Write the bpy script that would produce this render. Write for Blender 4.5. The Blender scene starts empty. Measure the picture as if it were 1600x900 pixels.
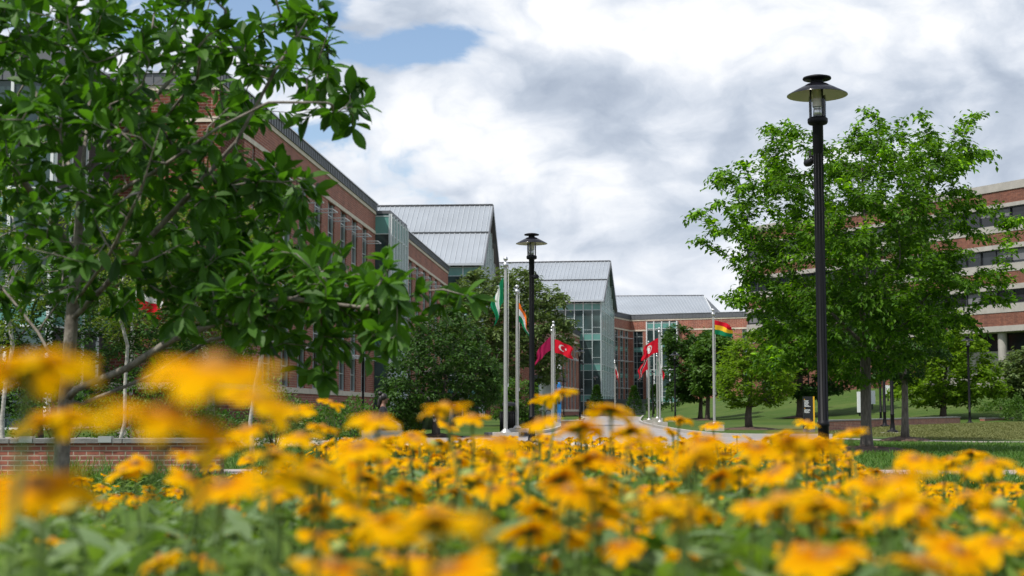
import bpy, bmesh, math, random
import numpy as np
from mathutils import Vector, Matrix, Quaternion

R = math.radians
S = bpy.context.scene
COL = S.collection
F = 1600 * 50 / 36.0
PITCH = math.atan(190 / F)
CH = 0.85
# ---------------------------------------------------------------- camera
cam_d = bpy.data.cameras.new('camera')
cam_d.lens = 50
cam_d.sensor_width = 36
cam_d.clip_start = 0.05
cam_d.clip_end = 20000
cam_d.dof.use_dof = True
cam_d.dof.focus_distance = 23
cam_d.dof.aperture_fstop = 4.0
cam = bpy.data.objects.new('camera', cam_d)
COL.objects.link(cam)
cam.location = (0, 0, CH)
cam.rotation_euler = (R(90) + PITCH, 0, 0)
S.camera = cam
# ---------------------------------------------------------------- light
SUN_AZ = (-0.62, -0.55)          # where the sun stands, in plan
SUN_EL = R(58)
sd = bpy.data.lights.new('sun', 'SUN')
sd.energy = 4.2
sd.angle = R(0.6)
sd.color = (1.0, 0.955, 0.88)
sun = bpy.data.objects.new('sun', sd)
COL.objects.link(sun)
_n = math.hypot(*SUN_AZ)
sdir = Vector((SUN_AZ[0] / _n * math.cos(SUN_EL), SUN_AZ[1] / _n * math.cos(SUN_EL), math.sin(SUN_EL)))
sun.rotation_euler = sdir.to_track_quat('Z', 'Y').to_euler()
sun.location = (-30, -30, 60)
S.view_settings.view_transform = 'Standard'
S.view_settings.look = 'None'
S.view_settings.exposure = 0.12
S.view_settings.gamma = 1.0
S.view_settings.use_curve_mapping = False
S.cycles.max_bounces = 8
S.cycles.transparent_max_bounces = 8
S.cycles.use_denoising = True


# ---------------------------------------------------------------- node helpers
class NT:
    def __init__(self, tree):
        self.t = tree
        tree.nodes.clear()

    def n(self, typ, **kw):
        nd = self.t.nodes.new(typ)
        for k, v in kw.items():
            setattr(nd, k, v)
        return nd

    def l(self, a, b):
        self.t.links.new(a, b)

    def set(self, sock, v):
        if hasattr(v, 'is_output') or isinstance(v, bpy.types.NodeSocket):
            self.l(v, sock)
        else:
            sock.default_value = v

    def math(self, op, a, b=0.0, c=0.0, clamp=False):
        nd = self.n('ShaderNodeMath', operation=op, use_clamp=clamp)
        self.set(nd.inputs[0], a)
        self.set(nd.inputs[1], b)
        self.set(nd.inputs[2], c)
        return nd.outputs[0]

    def vmath(self, op, a, b=(0, 0, 0)):
        nd = self.n('ShaderNodeVectorMath', operation=op)
        self.set(nd.inputs[0], a)
        self.set(nd.inputs[1], b)
        return nd.outputs['Value'] if op in ('DOT_PRODUCT', 'LENGTH', 'DISTANCE') else nd.outputs[0]

    def mix(self, f, a, b):
        nd = self.n('ShaderNodeMix', data_type='RGBA')
        self.set(nd.inputs[0], f)
        self.set(nd.inputs[6], a if not isinstance(a, tuple) else (a + (1,))[:4])
        self.set(nd.inputs[7], b if not isinstance(b, tuple) else (b + (1,))[:4])
        return nd.outputs[2]

    def noise(self, vec, scale, detail=4, rough=0.55, dist=0.0):
        nd = self.n('ShaderNodeTexNoise')
        if vec is not None:
            self.l(vec, nd.inputs['Vector'])
        nd.inputs['Scale'].default_value = scale
        nd.inputs['Detail'].default_value = detail
        nd.inputs['Roughness'].default_value = rough
        nd.inputs['Distortion'].default_value = dist
        return nd.outputs['Fac']

    def ramp(self, f, stops):
        nd = self.n('ShaderNodeValToRGB')
        self.set(nd.inputs[0], f)
        e = nd.color_ramp.elements
        while len(e) < len(stops):
            e.new(0.5)
        for k, (p, c) in enumerate(stops):
            e[k].position = p
            e[k].color = (c + (1,))[:4] if isinstance(c, tuple) else (c, c, c, 1)
        return nd.outputs[0]

    def smooth(self, x, a, b):
        nd = self.n('ShaderNodeMapRange', interpolation_type='SMOOTHSTEP')
        self.set(nd.inputs[0], x)
        nd.inputs[1].default_value = a
        nd.inputs[2].default_value = b
        return nd.outputs[0]


def ray(px, py):
    u = (px - 800) / F
    v = (450 - py) / F
    return Vector((u, math.cos(PITCH) - v * math.sin(PITCH), math.sin(PITCH) + v * math.cos(PITCH)))


def at(px, py, Y):
    r = ray(px, py)
    t = Y / r.y
    return Vector((r.x * t, Y, CH + r.z * t))


def X(px, Y, py=640):
    return at(px, py, Y).x


# ---------------------------------------------------------------- sky with broken cloud
W = bpy.data.worlds.new('World')
S.world = W
W.use_nodes = True
n = NT(W.node_tree)
sky = n.n('ShaderNodeTexSky', sky_type='NISHITA')
sky.sun_disc = False
sky.sun_elevation = SUN_EL
sky.sun_rotation = math.atan2(SUN_AZ[0], SUN_AZ[1])
sky.air_density = 1.0
sky.dust_density = 1.2
tc = n.n('ShaderNodeTexCoord')
D = n.vmath('NORMALIZE', tc.outputs['Generated'])
sep = n.n('ShaderNodeSeparateXYZ')
n.l(D, sep.inputs[0])
zz = n.math('ADD', n.math('MAXIMUM', sep.outputs[2], 0.0), 0.16)
cmb = n.n('ShaderNodeCombineXYZ')
n.l(n.math('DIVIDE', sep.outputs[0], zz), cmb.inputs[0])
n.l(n.math('DIVIDE', sep.outputs[1], zz), cmb.inputs[1])
cmb.inputs[2].default_value = 0.37
PV = cmb.outputs[0]


def blob(px, py, rx, ry):
    """a soft cloud cell round the direction of (px, py), radii in pixels of the photograph's lens"""
    c = ray(px, py).normalized()
    right = Vector((c.y, -c.x, 0)).normalized()
    up = right.cross(c)
    a = n.math('DIVIDE', n.vmath('DOT_PRODUCT', D, tuple(right)), rx / F)
    b = n.math('DIVIDE', n.vmath('DOT_PRODUCT', D, tuple(up)), ry / F)
    q = n.math('ADD', n.math('MULTIPLY', a, a), n.math('MULTIPLY', b, b))
    fr = n.math('GREATER_THAN', n.vmath('DOT_PRODUCT', D, tuple(c)), 0.5)
    return n.math('MULTIPLY', n.math('POWER', 2.718, n.math('MULTIPLY', q, -1.0)), fr)


def total(items):
    acc = None
    for w, b in items:
        t = n.math('MULTIPLY', b, w)
        acc = t if acc is None else n.math('ADD', acc, t)
    return acc


mpz = n.vmath('MULTIPLY', D, (1.0, 1.0, 1.7))
wn = n.n('ShaderNodeTexNoise')
n.l(mpz, wn.inputs['Vector'])
wn.inputs['Scale'].default_value = 9
wn.inputs['Detail'].default_value = 5
warp = n.vmath('ADD', mpz, n.vmath('MULTIPLY', n.vmath('SUBTRACT', wn.outputs['Color'], (.5, .5, .5)), (.10, .10, .10)))


def puff(scale, detail, rough):
    v = n.n('ShaderNodeTexVoronoi', feature='F1')
    n.l(warp, v.inputs['Vector'])
    v.inputs['Scale'].default_value = scale
    v.inputs['Detail'].default_value = detail
    v.inputs['Roughness'].default_value = rough
    return v.outputs['Distance']


n_big = n.noise(mpz, 2.6, 8, 0.58, 0.2)
n_det = n.noise(warp, 15.0, 9, 0.62, 0.1)
n_mid = n.noise(warp, 5.5, 8, 0.6, 0.2)
p1 = puff(9.0, 2.0, 0.5)
p2 = puff(24.0, 1.0, 0.5)
puffs = n.math('SUBTRACT', n.math('ADD', n.math('MULTIPLY', p1, 0.65), n.math('MULTIPLY', p2, 0.35)), 0.42)
cover = n.math('ADD', n.math('MULTIPLY', n_big, 0.40), n.math('MULTIPLY', n_det, 0.62))
cover = n.math('ADD', cover, n.math('MULTIPLY', puffs, -0.35))
cover = n.math('ADD', cover, total([(-0.25, blob(430, 30, 150, 60)), (-0.27, blob(690, 62, 75, 30)), (-0.20, blob(570, 78, 110, 28)), (-0.12, blob(540, 185, 50, 40)), (-0.10, blob(655, 265, 60, 40)),
                                    (0.20, blob(650, 18, 70, 22)), (0.22, blob(900, 230, 330, 260)), (0.25, blob(1350, 230, 360, 260)), (0.16, blob(560, 50, 60, 26)), (0.12, blob(600, 150, 120, 50))]))
fac = n.smooth(cover, 0.24, 0.40)
# brightness of the cloud: thick undersides are grey, thin edges and tops white
grey = total([(0.60, blob(930, 130, 190, 50)), (0.42, blob(850, 165, 120, 38)), (0.55, blob(1130, 160, 150, 70)), (0.42, blob(1460, 220, 200, 90)), (0.5, blob(1590, 150, 110, 110)),
              (0.20, blob(820, 310, 160, 36)), (0.35, blob(1090, 250, 150, 55)), (0.42, blob(1080, 340, 120, 36)), (-0.5, blob(1340, 55, 170, 46)),
              (-0.5, blob(820, 60, 90, 50)), (-0.4, blob(960, 40, 170, 36)), (-0.5, blob(900, 290, 130, 45)), (-0.4, blob(640, 200, 130, 60)),
              (-0.3, blob(1060, 410, 120, 50)), (-0.3, blob(620, 290, 120, 60)), (0.25, blob(960, 380, 110, 24))])
gv = n.math('ADD', n.math('MULTIPLY', n.math('SUBTRACT', n_mid, 0.5), 1.6), n.math('ADD', n.math('MULTIPLY', n.math('SUBTRACT', n_det, 0.5), 1.8), n.math('MULTIPLY', grey, 0.85)))
gv = n.math('ADD', gv, n.math('MULTIPLY', puffs, 1.6))
ccol = n.ramp(n.math('ADD', n.math('MULTIPLY', gv, 0.44), 0.185, clamp=True),
              [(0.0, (1.0, 1.0, 1.0)), (0.30, (0.88, 0.895, 0.92)), (0.52, (0.67, 0.715, 0.79)), (0.75, (0.49, 0.55, 0.645)), (1.0, (0.36, 0.42, 0.52))])
bgA = n.n('ShaderNodeBackground')
n.l(sky.outputs[0], bgA.inputs[0])
bgA.inputs[1].default_value = 0.15
bgB = n.n('ShaderNodeBackground')
n.l(ccol, bgB.inputs[0])
bgB.inputs[1].default_value = 1.07
mx = n.n('ShaderNodeMixShader')
n.l(fac, mx.inputs[0])
n.l(bgA.outputs[0], mx.inputs[1])
n.l(bgB.outputs[0], mx.inputs[2])
wo = n.n('ShaderNodeOutputWorld')
n.l(mx.outputs[0], wo.inputs[0])

# ---------------------------------------------------------------- materials
M = {}


def mat(name, col, rough=0.6, metal=0.0, var=0.12, vscale=3.0, bump=0.0, bscale=30.0, spec=0.5, coords='Object'):
    m = bpy.data.materials.new(name)
    m.use_nodes = True
    k = NT(m.node_tree)
    out = k.n('ShaderNodeOutputMaterial')
    p = k.n('ShaderNodeBsdfPrincipled')
    k.l(p.outputs[0], out.inputs[0])
    p.inputs['Roughness'].default_value = rough
    p.inputs['Metallic'].default_value = metal
    p.inputs['Specular IOR Level'].default_value = spec
    t = k.n('ShaderNodeTexCoord')
    if var:
        f = k.noise(t.outputs[coords], vscale, 5, 0.6)
        f = k.ramp(f, [(0.3, 0.0), (0.7, 1.0)])
        a = tuple(c * (1 - var) for c in col)
        b = tuple(min(1, c * (1 + var)) for c in col)
        k.l(k.mix(f, a, b), p.inputs['Base Color'])
    else:
        p.inputs['Base Color'].default_value = tuple(col) + (1,)
    if bump:
        b = k.n('ShaderNodeBump')
        b.inputs['Strength'].default_value = bump
        b.inputs['Distance'].default_value = 0.02
        k.l(k.noise(t.outputs[coords], bscale, 4), b.inputs['Height'])
        k.l(b.outputs[0], p.inputs['Normal'])
    M[name] = m
    return m


def brick_mat(name, c1, c2, mortar, scale=1.0, msize=0.012):
    m = bpy.data.materials.new(name)
    m.use_nodes = True
    k = NT(m.node_tree)
    out = k.n('ShaderNodeOutputMaterial')
    p = k.n('ShaderNodeBsdfPrincipled')
    k.l(p.outputs[0], out.inputs[0])
    p.inputs['Roughness'].default_value = 0.85
    t = k.n('ShaderNodeTexCoord')
    s = k.n('ShaderNodeSeparateXYZ')
    k.l(t.outputs['Object'], s.inputs[0])
    c = k.n('ShaderNodeCombineXYZ')
    k.l(k.math('ADD', s.outputs[0], s.outputs[1]), c.inputs[0])
    k.l(s.outputs[2], c.inputs[1])
    b = k.n('ShaderNodeTexBrick')
    k.l(c.outputs[0], b.inputs['Vector'])
    b.inputs['Color1'].default_value = c1 + (1,)
    b.inputs['Color2'].default_value = c2 + (1,)
    b.inputs['Mortar'].default_value = mortar + (1,)
    b.inputs['Scale'].default_value = scale
    b.inputs['Mortar Size'].default_value = msize
    b.inputs['Mortar Smooth'].default_value = 0.3
    b.inputs['Bias'].default_value = 0.0
    b.inputs['Brick Width'].default_value = 0.215
    b.inputs['Row Height'].default_value = 0.075
    big = k.ramp(k.noise(t.outputs['Object'], 0.35, 5, 0.65), [(0.3, (0.84, 0.84, 0.86)), (0.7, (1.12, 1.1, 1.08))])
    mp = k.n('ShaderNodeMapping')
    mp.inputs['Scale'].default_value = (1.1, 1.1, 0.16)
    k.l(t.outputs['Object'], mp.inputs[0])
    run = k.ramp(k.noise(mp.outputs[0], 1.0, 6, 0.7), [(0.34, (0.80, 0.80, 0.82)), (0.62, (1.07, 1.06, 1.05))])
    m2 = k.n('ShaderNodeMix', data_type='RGBA', blend_type='MULTIPLY')
    m2.inputs[0].default_value = 1
    k.l(run, m2.inputs[6])
    k.l(big, m2.inputs[7])
    sp_ = k.ramp(k.noise(c.outputs[0], 5.5, 2, 0.5), [(0.35, (0.78, 0.76, 0.78)), (0.65, (1.16, 1.18, 1.16))])
    m3 = k.n('ShaderNodeMix', data_type='RGBA', blend_type='MULTIPLY')
    m3.inputs[0].default_value = 1
    k.l(m2.outputs[2], m3.inputs[6])
    k.l(sp_, m3.inputs[7])
    mu = k.n('ShaderNodeMix', data_type='RGBA', blend_type='MULTIPLY')
    mu.inputs[0].default_value = 1
    k.l(b.outputs['Color'], mu.inputs[6])
    k.l(m3.outputs[2], mu.inputs[7])
    k.l(mu.outputs[2], p.inputs['Base Color'])
    bp = k.n('ShaderNodeBump', invert=True)
    bp.inputs['Strength'].default_value = 0.6
    bp.inputs['Distance'].default_value = 0.01
    k.l(b.outputs['Fac'], bp.inputs['Height'])
    k.l(bp.outputs[0], p.inputs['Normal'])
    M[name] = m


def leaf_mat(name, dark, light, gloss=0.45, trans=0.35, tcol=None, spec=0.4):
    m = bpy.data.materials.new(name)
    m.use_nodes = True
    k = NT(m.node_tree)
    out = k.n('ShaderNodeOutputMaterial')
    p = k.n('ShaderNodeBsdfPrincipled')
    g = k.n('ShaderNodeNewGeometry')
    t = k.n('ShaderNodeTexCoord')
    f = k.math('ADD', k.math('MULTIPLY', g.outputs['Random Per Island'], 0.7), k.math('MULTIPLY', k.noise(t.outputs['Object'], 1.1, 3), 0.45))
    c = k.ramp(f, [(0.15, dark), (0.55, tuple((a + b) / 2 for a, b in zip(dark, light))), (0.95, light)])
    k.l(c, p.inputs['Base Color'])
    p.inputs['Roughness'].default_value = gloss
    p.inputs['Specular IOR Level'].default_value = spec
    tr = k.n('ShaderNodeBsdfTranslucent')
    mu = k.n('ShaderNodeMix', data_type='RGBA', blend_type='MULTIPLY')
    mu.inputs[0].default_value = 1
    k.l(c, mu.inputs[6])
    mu.inputs[7].default_value = (tcol or (1.7, 1.75, 0.7)) + (1,)
    k.l(mu.outputs[2], tr.inputs[0])
    ms = k.n('ShaderNodeMixShader')
    ms.inputs[0].default_value = trans
    k.l(p.outputs[0], ms.inputs[1])
    k.l(tr.outputs[0], ms.inputs[2])
    k.l(ms.outputs[0], out.inputs[0])
    M[name] = m


def bark_mat(name, a, b, scale=(30, 30, 6)):
    m = bpy.data.materials.new(name)
    m.use_nodes = True
    k = NT(m.node_tree)
    out = k.n('ShaderNodeOutputMaterial')
    p = k.n('ShaderNodeBsdfPrincipled')
    k.l(p.outputs[0], out.inputs[0])
    p.inputs['Roughness'].default_value = 0.9
    t = k.n('ShaderNodeTexCoord')
    mp = k.n('ShaderNodeMapping')
    mp.inputs['Scale'].default_value = scale
    k.l(t.outputs['Object'], mp.inputs[0])
    f = k.noise(mp.outputs[0], 1.0, 6, 0.65)
    k.l(k.ramp(f, [(0.32, a), (0.68, b)]), p.inputs['Base Color'])
    bp = k.n('ShaderNodeBump')
    bp.inputs['Strength'].default_value = 0.7
    bp.inputs['Distance'].default_value = 0.02
    k.l(f, bp.inputs['Height'])
    k.l(bp.outputs[0], p.inputs['Normal'])
    M[name] = m


brick_mat('brick', (0.37, 0.112, 0.066), (0.255, 0.075, 0.048), (0.42, 0.28, 0.22), 0.5, 0.010)
brick_mat('garden_brick', (0.36, 0.118, 0.075), (0.25, 0.075, 0.055), (0.40, 0.30, 0.23), 1.2)
brick_mat('old_brick', (0.215, 0.080, 0.048), (0.165, 0.060, 0.038), (0.22, 0.13, 0.10), 1.0, 0.008)
mat('stone', (0.62, 0.54, 0.44), 0.8, var=0.14, vscale=1.5)
mat('coping', (0.20, 0.195, 0.185), 0.85, var=0.25, vscale=5, bump=0.3)
mat('concrete', (0.36, 0.34, 0.31), 0.85, var=0.13, vscale=1.2, bump=0.2)
mat('fascia', (0.125, 0.13, 0.14), 0.5, 0.25, var=0.12, vscale=0.6)
mat('roof_metal', (0.32, 0.35, 0.385), 0.48, 0.35, var=0.13, vscale=0.14)
mat('rib_metal', (0.46, 0.49, 0.52), 0.45, 0.35, var=0.05)
mat('dark_metal', (0.055, 0.06, 0.065), 0.45, 0.3, var=0.15)
mat('mullion', (0.46, 0.53, 0.53), 0.4, 0.25, var=0.06)
mat('white_frame', (0.66, 0.68, 0.68), 0.5, 0.1, var=0.06)
mat('shade_metal', (0.60, 0.60, 0.59), 0.45, 0.2, var=0.08)
mat('spandrel', (0.115, 0.28, 0.25), 0.25, 0.0, var=0.1, vscale=0.5)
mat('bronze_glass', (0.018, 0.020, 0.024), 0.08, 0.0, var=0.5, vscale=0.4)
mat('pale_glass', (0.20, 0.335, 0.33), 0.12, 0.0, var=0.15, vscale=0.5)
mat('black_paint', (0.007, 0.007, 0.009), 0.5, 0.0, var=0.15, spec=0.18)
mat('gloss_black', (0.008, 0.008, 0.011), 0.16, 0.0, var=0.1, spec=0.5)
mat('shade_under', (0.62, 0.56, 0.47), 0.6, var=0.06)
mat('lamp_steel', (0.55, 0.55, 0.56), 0.3, 0.8, var=0.05)
mat('pole_steel', (0.47, 0.46, 0.44), 0.38, 0.6, var=0.08, vscale=6)
mat('concrete_plinth', (0.40, 0.37, 0.33), 0.9, var=0.15, vscale=4, bump=0.3)
mat('blue_paint', (0.018, 0.17, 0.46), 0.4, var=0.1)
mat('white_paint', (0.78, 0.79, 0.80), 0.5, var=0.05)
mat('sign_black', (0.014, 0.014, 0.016), 0.45, var=0.1)
mat('sign_yellow', (0.82, 0.46, 0.015), 0.5, var=0.04)
mat('sign_grey', (0.16, 0.16, 0.17), 0.6, var=0.1)
mat('mulch', (0.085, 0.052, 0.036), 0.95, var=0.4, vscale=12, bump=0.8)
mat('soil', (0.035, 0.026, 0.018), 0.95, var=0.4, vscale=8, bump=0.8)
mat('skin', (0.20, 0.10, 0.07), 0.55, var=0.06)
mat('hair', (0.012, 0.009, 0.008), 0.5, var=0.3, vscale=20)
mat('dark_cloth', (0.018, 0.018, 0.024), 0.8, var=0.2, vscale=10)
mat('grey_cloth', (0.16, 0.15, 0.16), 0.8, var=0.2, vscale=10)
for nm, c in dict(f_green=(0.012, 0.20, 0.085), f_white=(0.72, 0.72, 0.70), f_orange=(0.80, 0.17, 0.022), f_navy=(0.02, 0.03, 0.16),
                  f_maroon=(0.33, 0.014, 0.07), f_red=(0.58, 0.012, 0.028), f_black=(0.02, 0.02, 0.025), f_yellow=(0.85, 0.48, 0.03)).items():
    leaf_mat(nm, tuple(x * 0.93 for x in c), tuple(min(1, x * 1.05) for x in c), 0.8, 0.3, (1.1, 1.1, 1.1), 0.1)
leaf_mat('magnolia_leaf', (0.018, 0.060, 0.007), (0.078, 0.190, 0.020), 0.5, 0.40, (1.6, 1.8, 0.5), spec=0.25)
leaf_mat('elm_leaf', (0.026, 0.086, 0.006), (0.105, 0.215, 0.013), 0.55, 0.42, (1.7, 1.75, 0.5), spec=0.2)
leaf_mat('elm_lit_leaf', (0.17, 0.38, 0.014), (0.30, 0.54, 0.030), 0.5, 0.48, (1.6, 1.6, 0.5), spec=0.25)  # paler elm leaves, sun on the outer sprays put into the colour
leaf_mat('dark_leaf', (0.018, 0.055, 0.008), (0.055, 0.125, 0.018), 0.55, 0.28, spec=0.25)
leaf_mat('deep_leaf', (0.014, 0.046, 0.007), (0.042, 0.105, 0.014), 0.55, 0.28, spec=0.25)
leaf_mat('silver_leaf', (0.034, 0.075, 0.014), (0.155, 0.210, 0.070), 0.55, 0.28, spec=0.25)
leaf_mat('lime_leaf', (0.065, 0.145, 0.008), (0.190, 0.300, 0.020), 0.6, 0.45, spec=0.2)
leaf_mat('locust_leaf', (0.060, 0.110, 0.012), (0.165, 0.225, 0.035), 0.6, 0.38, spec=0.2)
leaf_mat('shrub_leaf', (0.026, 0.075, 0.008), (0.080, 0.160, 0.018), 0.5, 0.28, spec=0.25)
leaf_mat('sage_leaf', (0.060, 0.090, 0.055), (0.125, 0.155, 0.090), 0.6, 0.25)
leaf_mat('bed_leaf', (0.055, 0.120, 0.014), (0.165, 0.255, 0.050), 0.6, 0.42, (1.5, 1.6, 0.6), spec=0.2)
leaf_mat('bed_leaf_grey', (0.105, 0.185, 0.070), (0.22, 0.30, 0.14), 0.65, 0.32, (1.3, 1.4, 0.8), spec=0.2)
leaf_mat('grass_blade', (0.035, 0.100, 0.012), (0.110, 0.200, 0.038), 0.6, 0.3, (1.4, 1.5, 0.7), spec=0.2)
leaf_mat('dry_blade', (0.085, 0.105, 0.028), (0.20, 0.205, 0.085), 0.7, 0.3, (1.3, 1.3, 0.8), spec=0.15)
leaf_mat('stem_green', (0.070, 0.140, 0.025), (0.13, 0.21, 0.05), 0.7, 0.15)
bark_mat('grey_bark', (0.060, 0.050, 0.042), (0.17, 0.15, 0.13))
bark_mat('brown_bark', (0.045, 0.034, 0.026), (0.115, 0.092, 0.072))
bark_mat('pale_bark', (0.22, 0.20, 0.18), (0.55, 0.52, 0.47), (10, 10, 14))
bark_mat('mag_bark', (0.085, 0.070, 0.058), (0.30, 0.27, 0.23), (16, 16, 10))


def glass_mat(name, col, rough=0.06):
    m = bpy.data.materials.new(name)
    m.use_nodes = True
    k = NT(m.node_tree)
    out = k.n('ShaderNodeOutputMaterial')
    p = k.n('ShaderNodeBsdfPrincipled')
    k.l(p.outputs[0], out.inputs[0])
    t = k.n('ShaderNodeTexCoord')
    f = k.noise(t.outputs['Object'], 0.33, 3, 0.5)
    k.l(k.mix(k.ramp(f, [(0.38, 0.0), (0.62, 1.0)]), tuple(c * 0.6 for c in col), tuple(c * 1.45 for c in col)), p.inputs['Base Color'])
    p.inputs['Roughness'].default_value = rough
    p.inputs['Specular IOR Level'].default_value = 0.5
    bp = k.n('ShaderNodeBump')
    bp.inputs['Strength'].default_value = 0.12
    bp.inputs['Distance'].default_value = 0.05
    k.l(k.noise(t.outputs['Object'], 0.7, 2), bp.inputs['Height'])
    k.l(bp.outputs[0], p.inputs['Normal'])
    M[name] = m


glass_mat('glass', (0.035, 0.062, 0.062))
glass_mat('strip_glass', (0.022, 0.034, 0.038))


def clear_glass():
    m = bpy.data.materials.new('clear_glass')
    m.use_nodes = True
    k = NT(m.node_tree)
    out = k.n('ShaderNodeOutputMaterial')
    a = k.n('ShaderNodeBsdfTransparent')
    b = k.n('ShaderNodeBsdfGlossy')
    b.inputs['Roughness'].default_value = 0.05
    ms = k.n('ShaderNodeMixShader')
    fr = k.n('ShaderNodeFresnel')
    fr.inputs[0].default_value = 1.45
    k.l(fr.outputs[0], ms.inputs[0])
    k.l(a.outputs[0], ms.inputs[1])
    k.l(b.outputs[0], ms.inputs[2])
    k.l(ms.outputs[0], out.inputs[0])
    M['clear_glass'] = m


clear_glass()


def petal_mat():
    m = bpy.data.materials.new('petal')
    m.use_nodes = True
    k = NT(m.node_tree)
    out = k.n('ShaderNodeOutputMaterial')
    a = k.n('ShaderNodeAttribute', attribute_name='along')
    g = k.n('ShaderNodeNewGeometry')
    oi = k.n('ShaderNodeObjectInfo')
    f = k.math('ADD', a.outputs['Fac'], k.math('MULTIPLY', k.math('SUBTRACT', g.outputs['Random Per Island'], 0.5), 0.25))
    f = k.math('ADD', f, k.math('MULTIPLY', k.math('SUBTRACT', oi.outputs['Random'], 0.5), 0.32))
    c = k.ramp(f, [(0.0, (0.60, 0.19, 0.001)), (0.26, (0.75, 0.32, 0.001)), (0.6, (0.82, 0.405, 0.001)), (1.0, (0.85, 0.485, 0.001))])
    p = k.n('ShaderNodeBsdfPrincipled')
    k.l(c, p.inputs['Base Color'])
    p.inputs['Roughness'].default_value = 0.9
    p.inputs['Specular IOR Level'].default_value = 0.05
    tr = k.n('ShaderNodeBsdfTranslucent')
    k.l(c, tr.inputs[0])
    ms = k.n('ShaderNodeMixShader')
    ms.inputs[0].default_value = 0.45
    k.l(p.outputs[0], ms.inputs[1])
    k.l(tr.outputs[0], ms.inputs[2])
    k.l(ms.outputs[0], out.inputs[0])
    M['petal'] = m


petal_mat()
mat('flower_eye', (0.30, 0.135, 0.018), 0.9, var=0.4, vscale=200)
mat('bud_green', (0.22, 0.27, 0.06), 0.7, var=0.2, vscale=40)


def grass_mat():
    m = bpy.data.materials.new('lawn')
    m.use_nodes = True
    k = NT(m.node_tree)
    out = k.n('ShaderNodeOutputMaterial')
    p = k.n('ShaderNodeBsdfPrincipled')
    k.l(p.outputs[0], out.inputs[0])
    p.inputs['Roughness'].default_value = 0.9
    p.inputs['Specular IOR Level'].default_value = 0.15
    t = k.n('ShaderNodeTexCoord')
    f1 = k.noise(t.outputs['Object'], 0.09, 5, 0.6)
    f2 = k.noise(t.outputs['Object'], 1.3, 5, 0.7)
    f3 = k.noise(t.outputs['Object'], 22, 3, 0.7)
    f = k.math('ADD', k.math('MULTIPLY', f1, 0.5), k.math('ADD', k.math('MULTIPLY', f2, 0.35), k.math('MULTIPLY', f3, 0.25)))
    # mown stripes run across the lawn
    s = k.n('ShaderNodeSeparateXYZ')
    k.l(t.outputs['Object'], s.inputs[0])
    st = k.math('SINE', k.math('ADD', k.math('MULTIPLY', s.outputs[1], 2.2), k.math('MULTIPLY', s.outputs[0], 1.4)))
    f = k.math('ADD', f, k.math('MULTIPLY', st, 0.03))
    c = k.ramp(f, [(0.32, (0.024, 0.060, 0.008)), (0.52, (0.050, 0.096, 0.014)), (0.66, (0.084, 0.122, 0.025)), (0.82, (0.14, 0.15, 0.05))])
    dry = k.math('MULTIPLY', k.smooth(s.outputs[1], 39.0, 41.5), k.math('MULTIPLY', k.smooth(s.outputs[0], 10.0, 15.0), k.math('SUBTRACT', 1.0, k.smooth(s.outputs[1], 66.0, 84.0))))
    dry = k.math('MULTIPLY', dry, k.ramp(f2, [(0.3, 0.45), (0.6, 1.0)]))
    c = k.mix(dry, c, (0.155, 0.150, 0.052))
    worn = k.ramp(k.noise(t.outputs['Object'], 0.42, 6, 0.7), [(0.56, 0.0), (0.70, 0.65)])
    c = k.mix(worn, c, (0.150, 0.155, 0.058))
    k.l(c, p.inputs['Base Color'])
    bp = k.n('ShaderNodeBump')
    bp.inputs['Strength'].default_value = 0.9
    bp.inputs['Distance'].default_value = 0.05
    k.l(f3, bp.inputs['Height'])
    k.l(bp.outputs[0], p.inputs['Normal'])
    M['lawn'] = m


grass_mat()


def paving_mat(name, col):
    m = bpy.data.materials.new(name)
    m.use_nodes = True
    k = NT(m.node_tree)
    out = k.n('ShaderNodeOutputMaterial')
    p = k.n('ShaderNodeBsdfPrincipled')
    k.l(p.outputs[0], out.inputs[0])
    p.inputs['Roughness'].default_value = 0.85
    t = k.n('ShaderNodeTexCoord')
    b = k.n('ShaderNodeTexBrick', offset=0.0)
    k.l(t.outputs['Object'], b.inputs['Vector'])
    b.inputs['Color1'].default_value = tuple(c * 1.05 for c in col) + (1,)
    b.inputs['Color2'].default_value = tuple(c * 0.92 for c in col) + (1,)
    b.inputs['Mortar'].default_value = tuple(c * 0.55 for c in col) + (1,)
    b.inputs['Scale'].default_value = 1.0
    b.inputs['Brick Width'].default_value = 1.5
    b.inputs['Row Height'].default_value = 1.5
    b.inputs['Mortar Size'].default_value = 0.012
    mu = k.n('ShaderNodeMix', data_type='RGBA', blend_type='MULTIPLY')
    mu.inputs[0].default_value = 1
    k.l(b.outputs[0], mu.inputs[6])
    k.l(k.ramp(k.noise(t.outputs['Object'], 0.6, 6, 0.7), [(0.3, 0.78), (0.7, 1.15)]), mu.inputs[7])
    k.l(mu.outputs[2], p.inputs['Base Color'])
    M[name] = m


paving_mat('paving', (0.36, 0.305, 0.285))
paving_mat('drive', (0.30, 0.275, 0.265))


# ---------------------------------------------------------------- object helpers
def tag(o, label=None, cat=None, group=None, kind=None):
    if label:
        o['label'] = label
    if cat:
        o['category'] = cat
    if group:
        o['group'] = group
    if kind:
        o['kind'] = kind
    return o


def empty(name, loc, label=None, cat=None, group=None, rz=0.0):
    o = bpy.data.objects.new(name, None)
    o.empty_display_size = 0.2
    COL.objects.link(o)
    o.location = loc
    o.rotation_euler = (0, 0, rz)
    return tag(o, label, cat, group)


def copy_tree(o, parent=None):
    c = o.copy()
    COL.objects.link(c)
    c.parent = parent
    for ch in list(o.children):
        copy_tree(ch, c)
    return c


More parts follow.
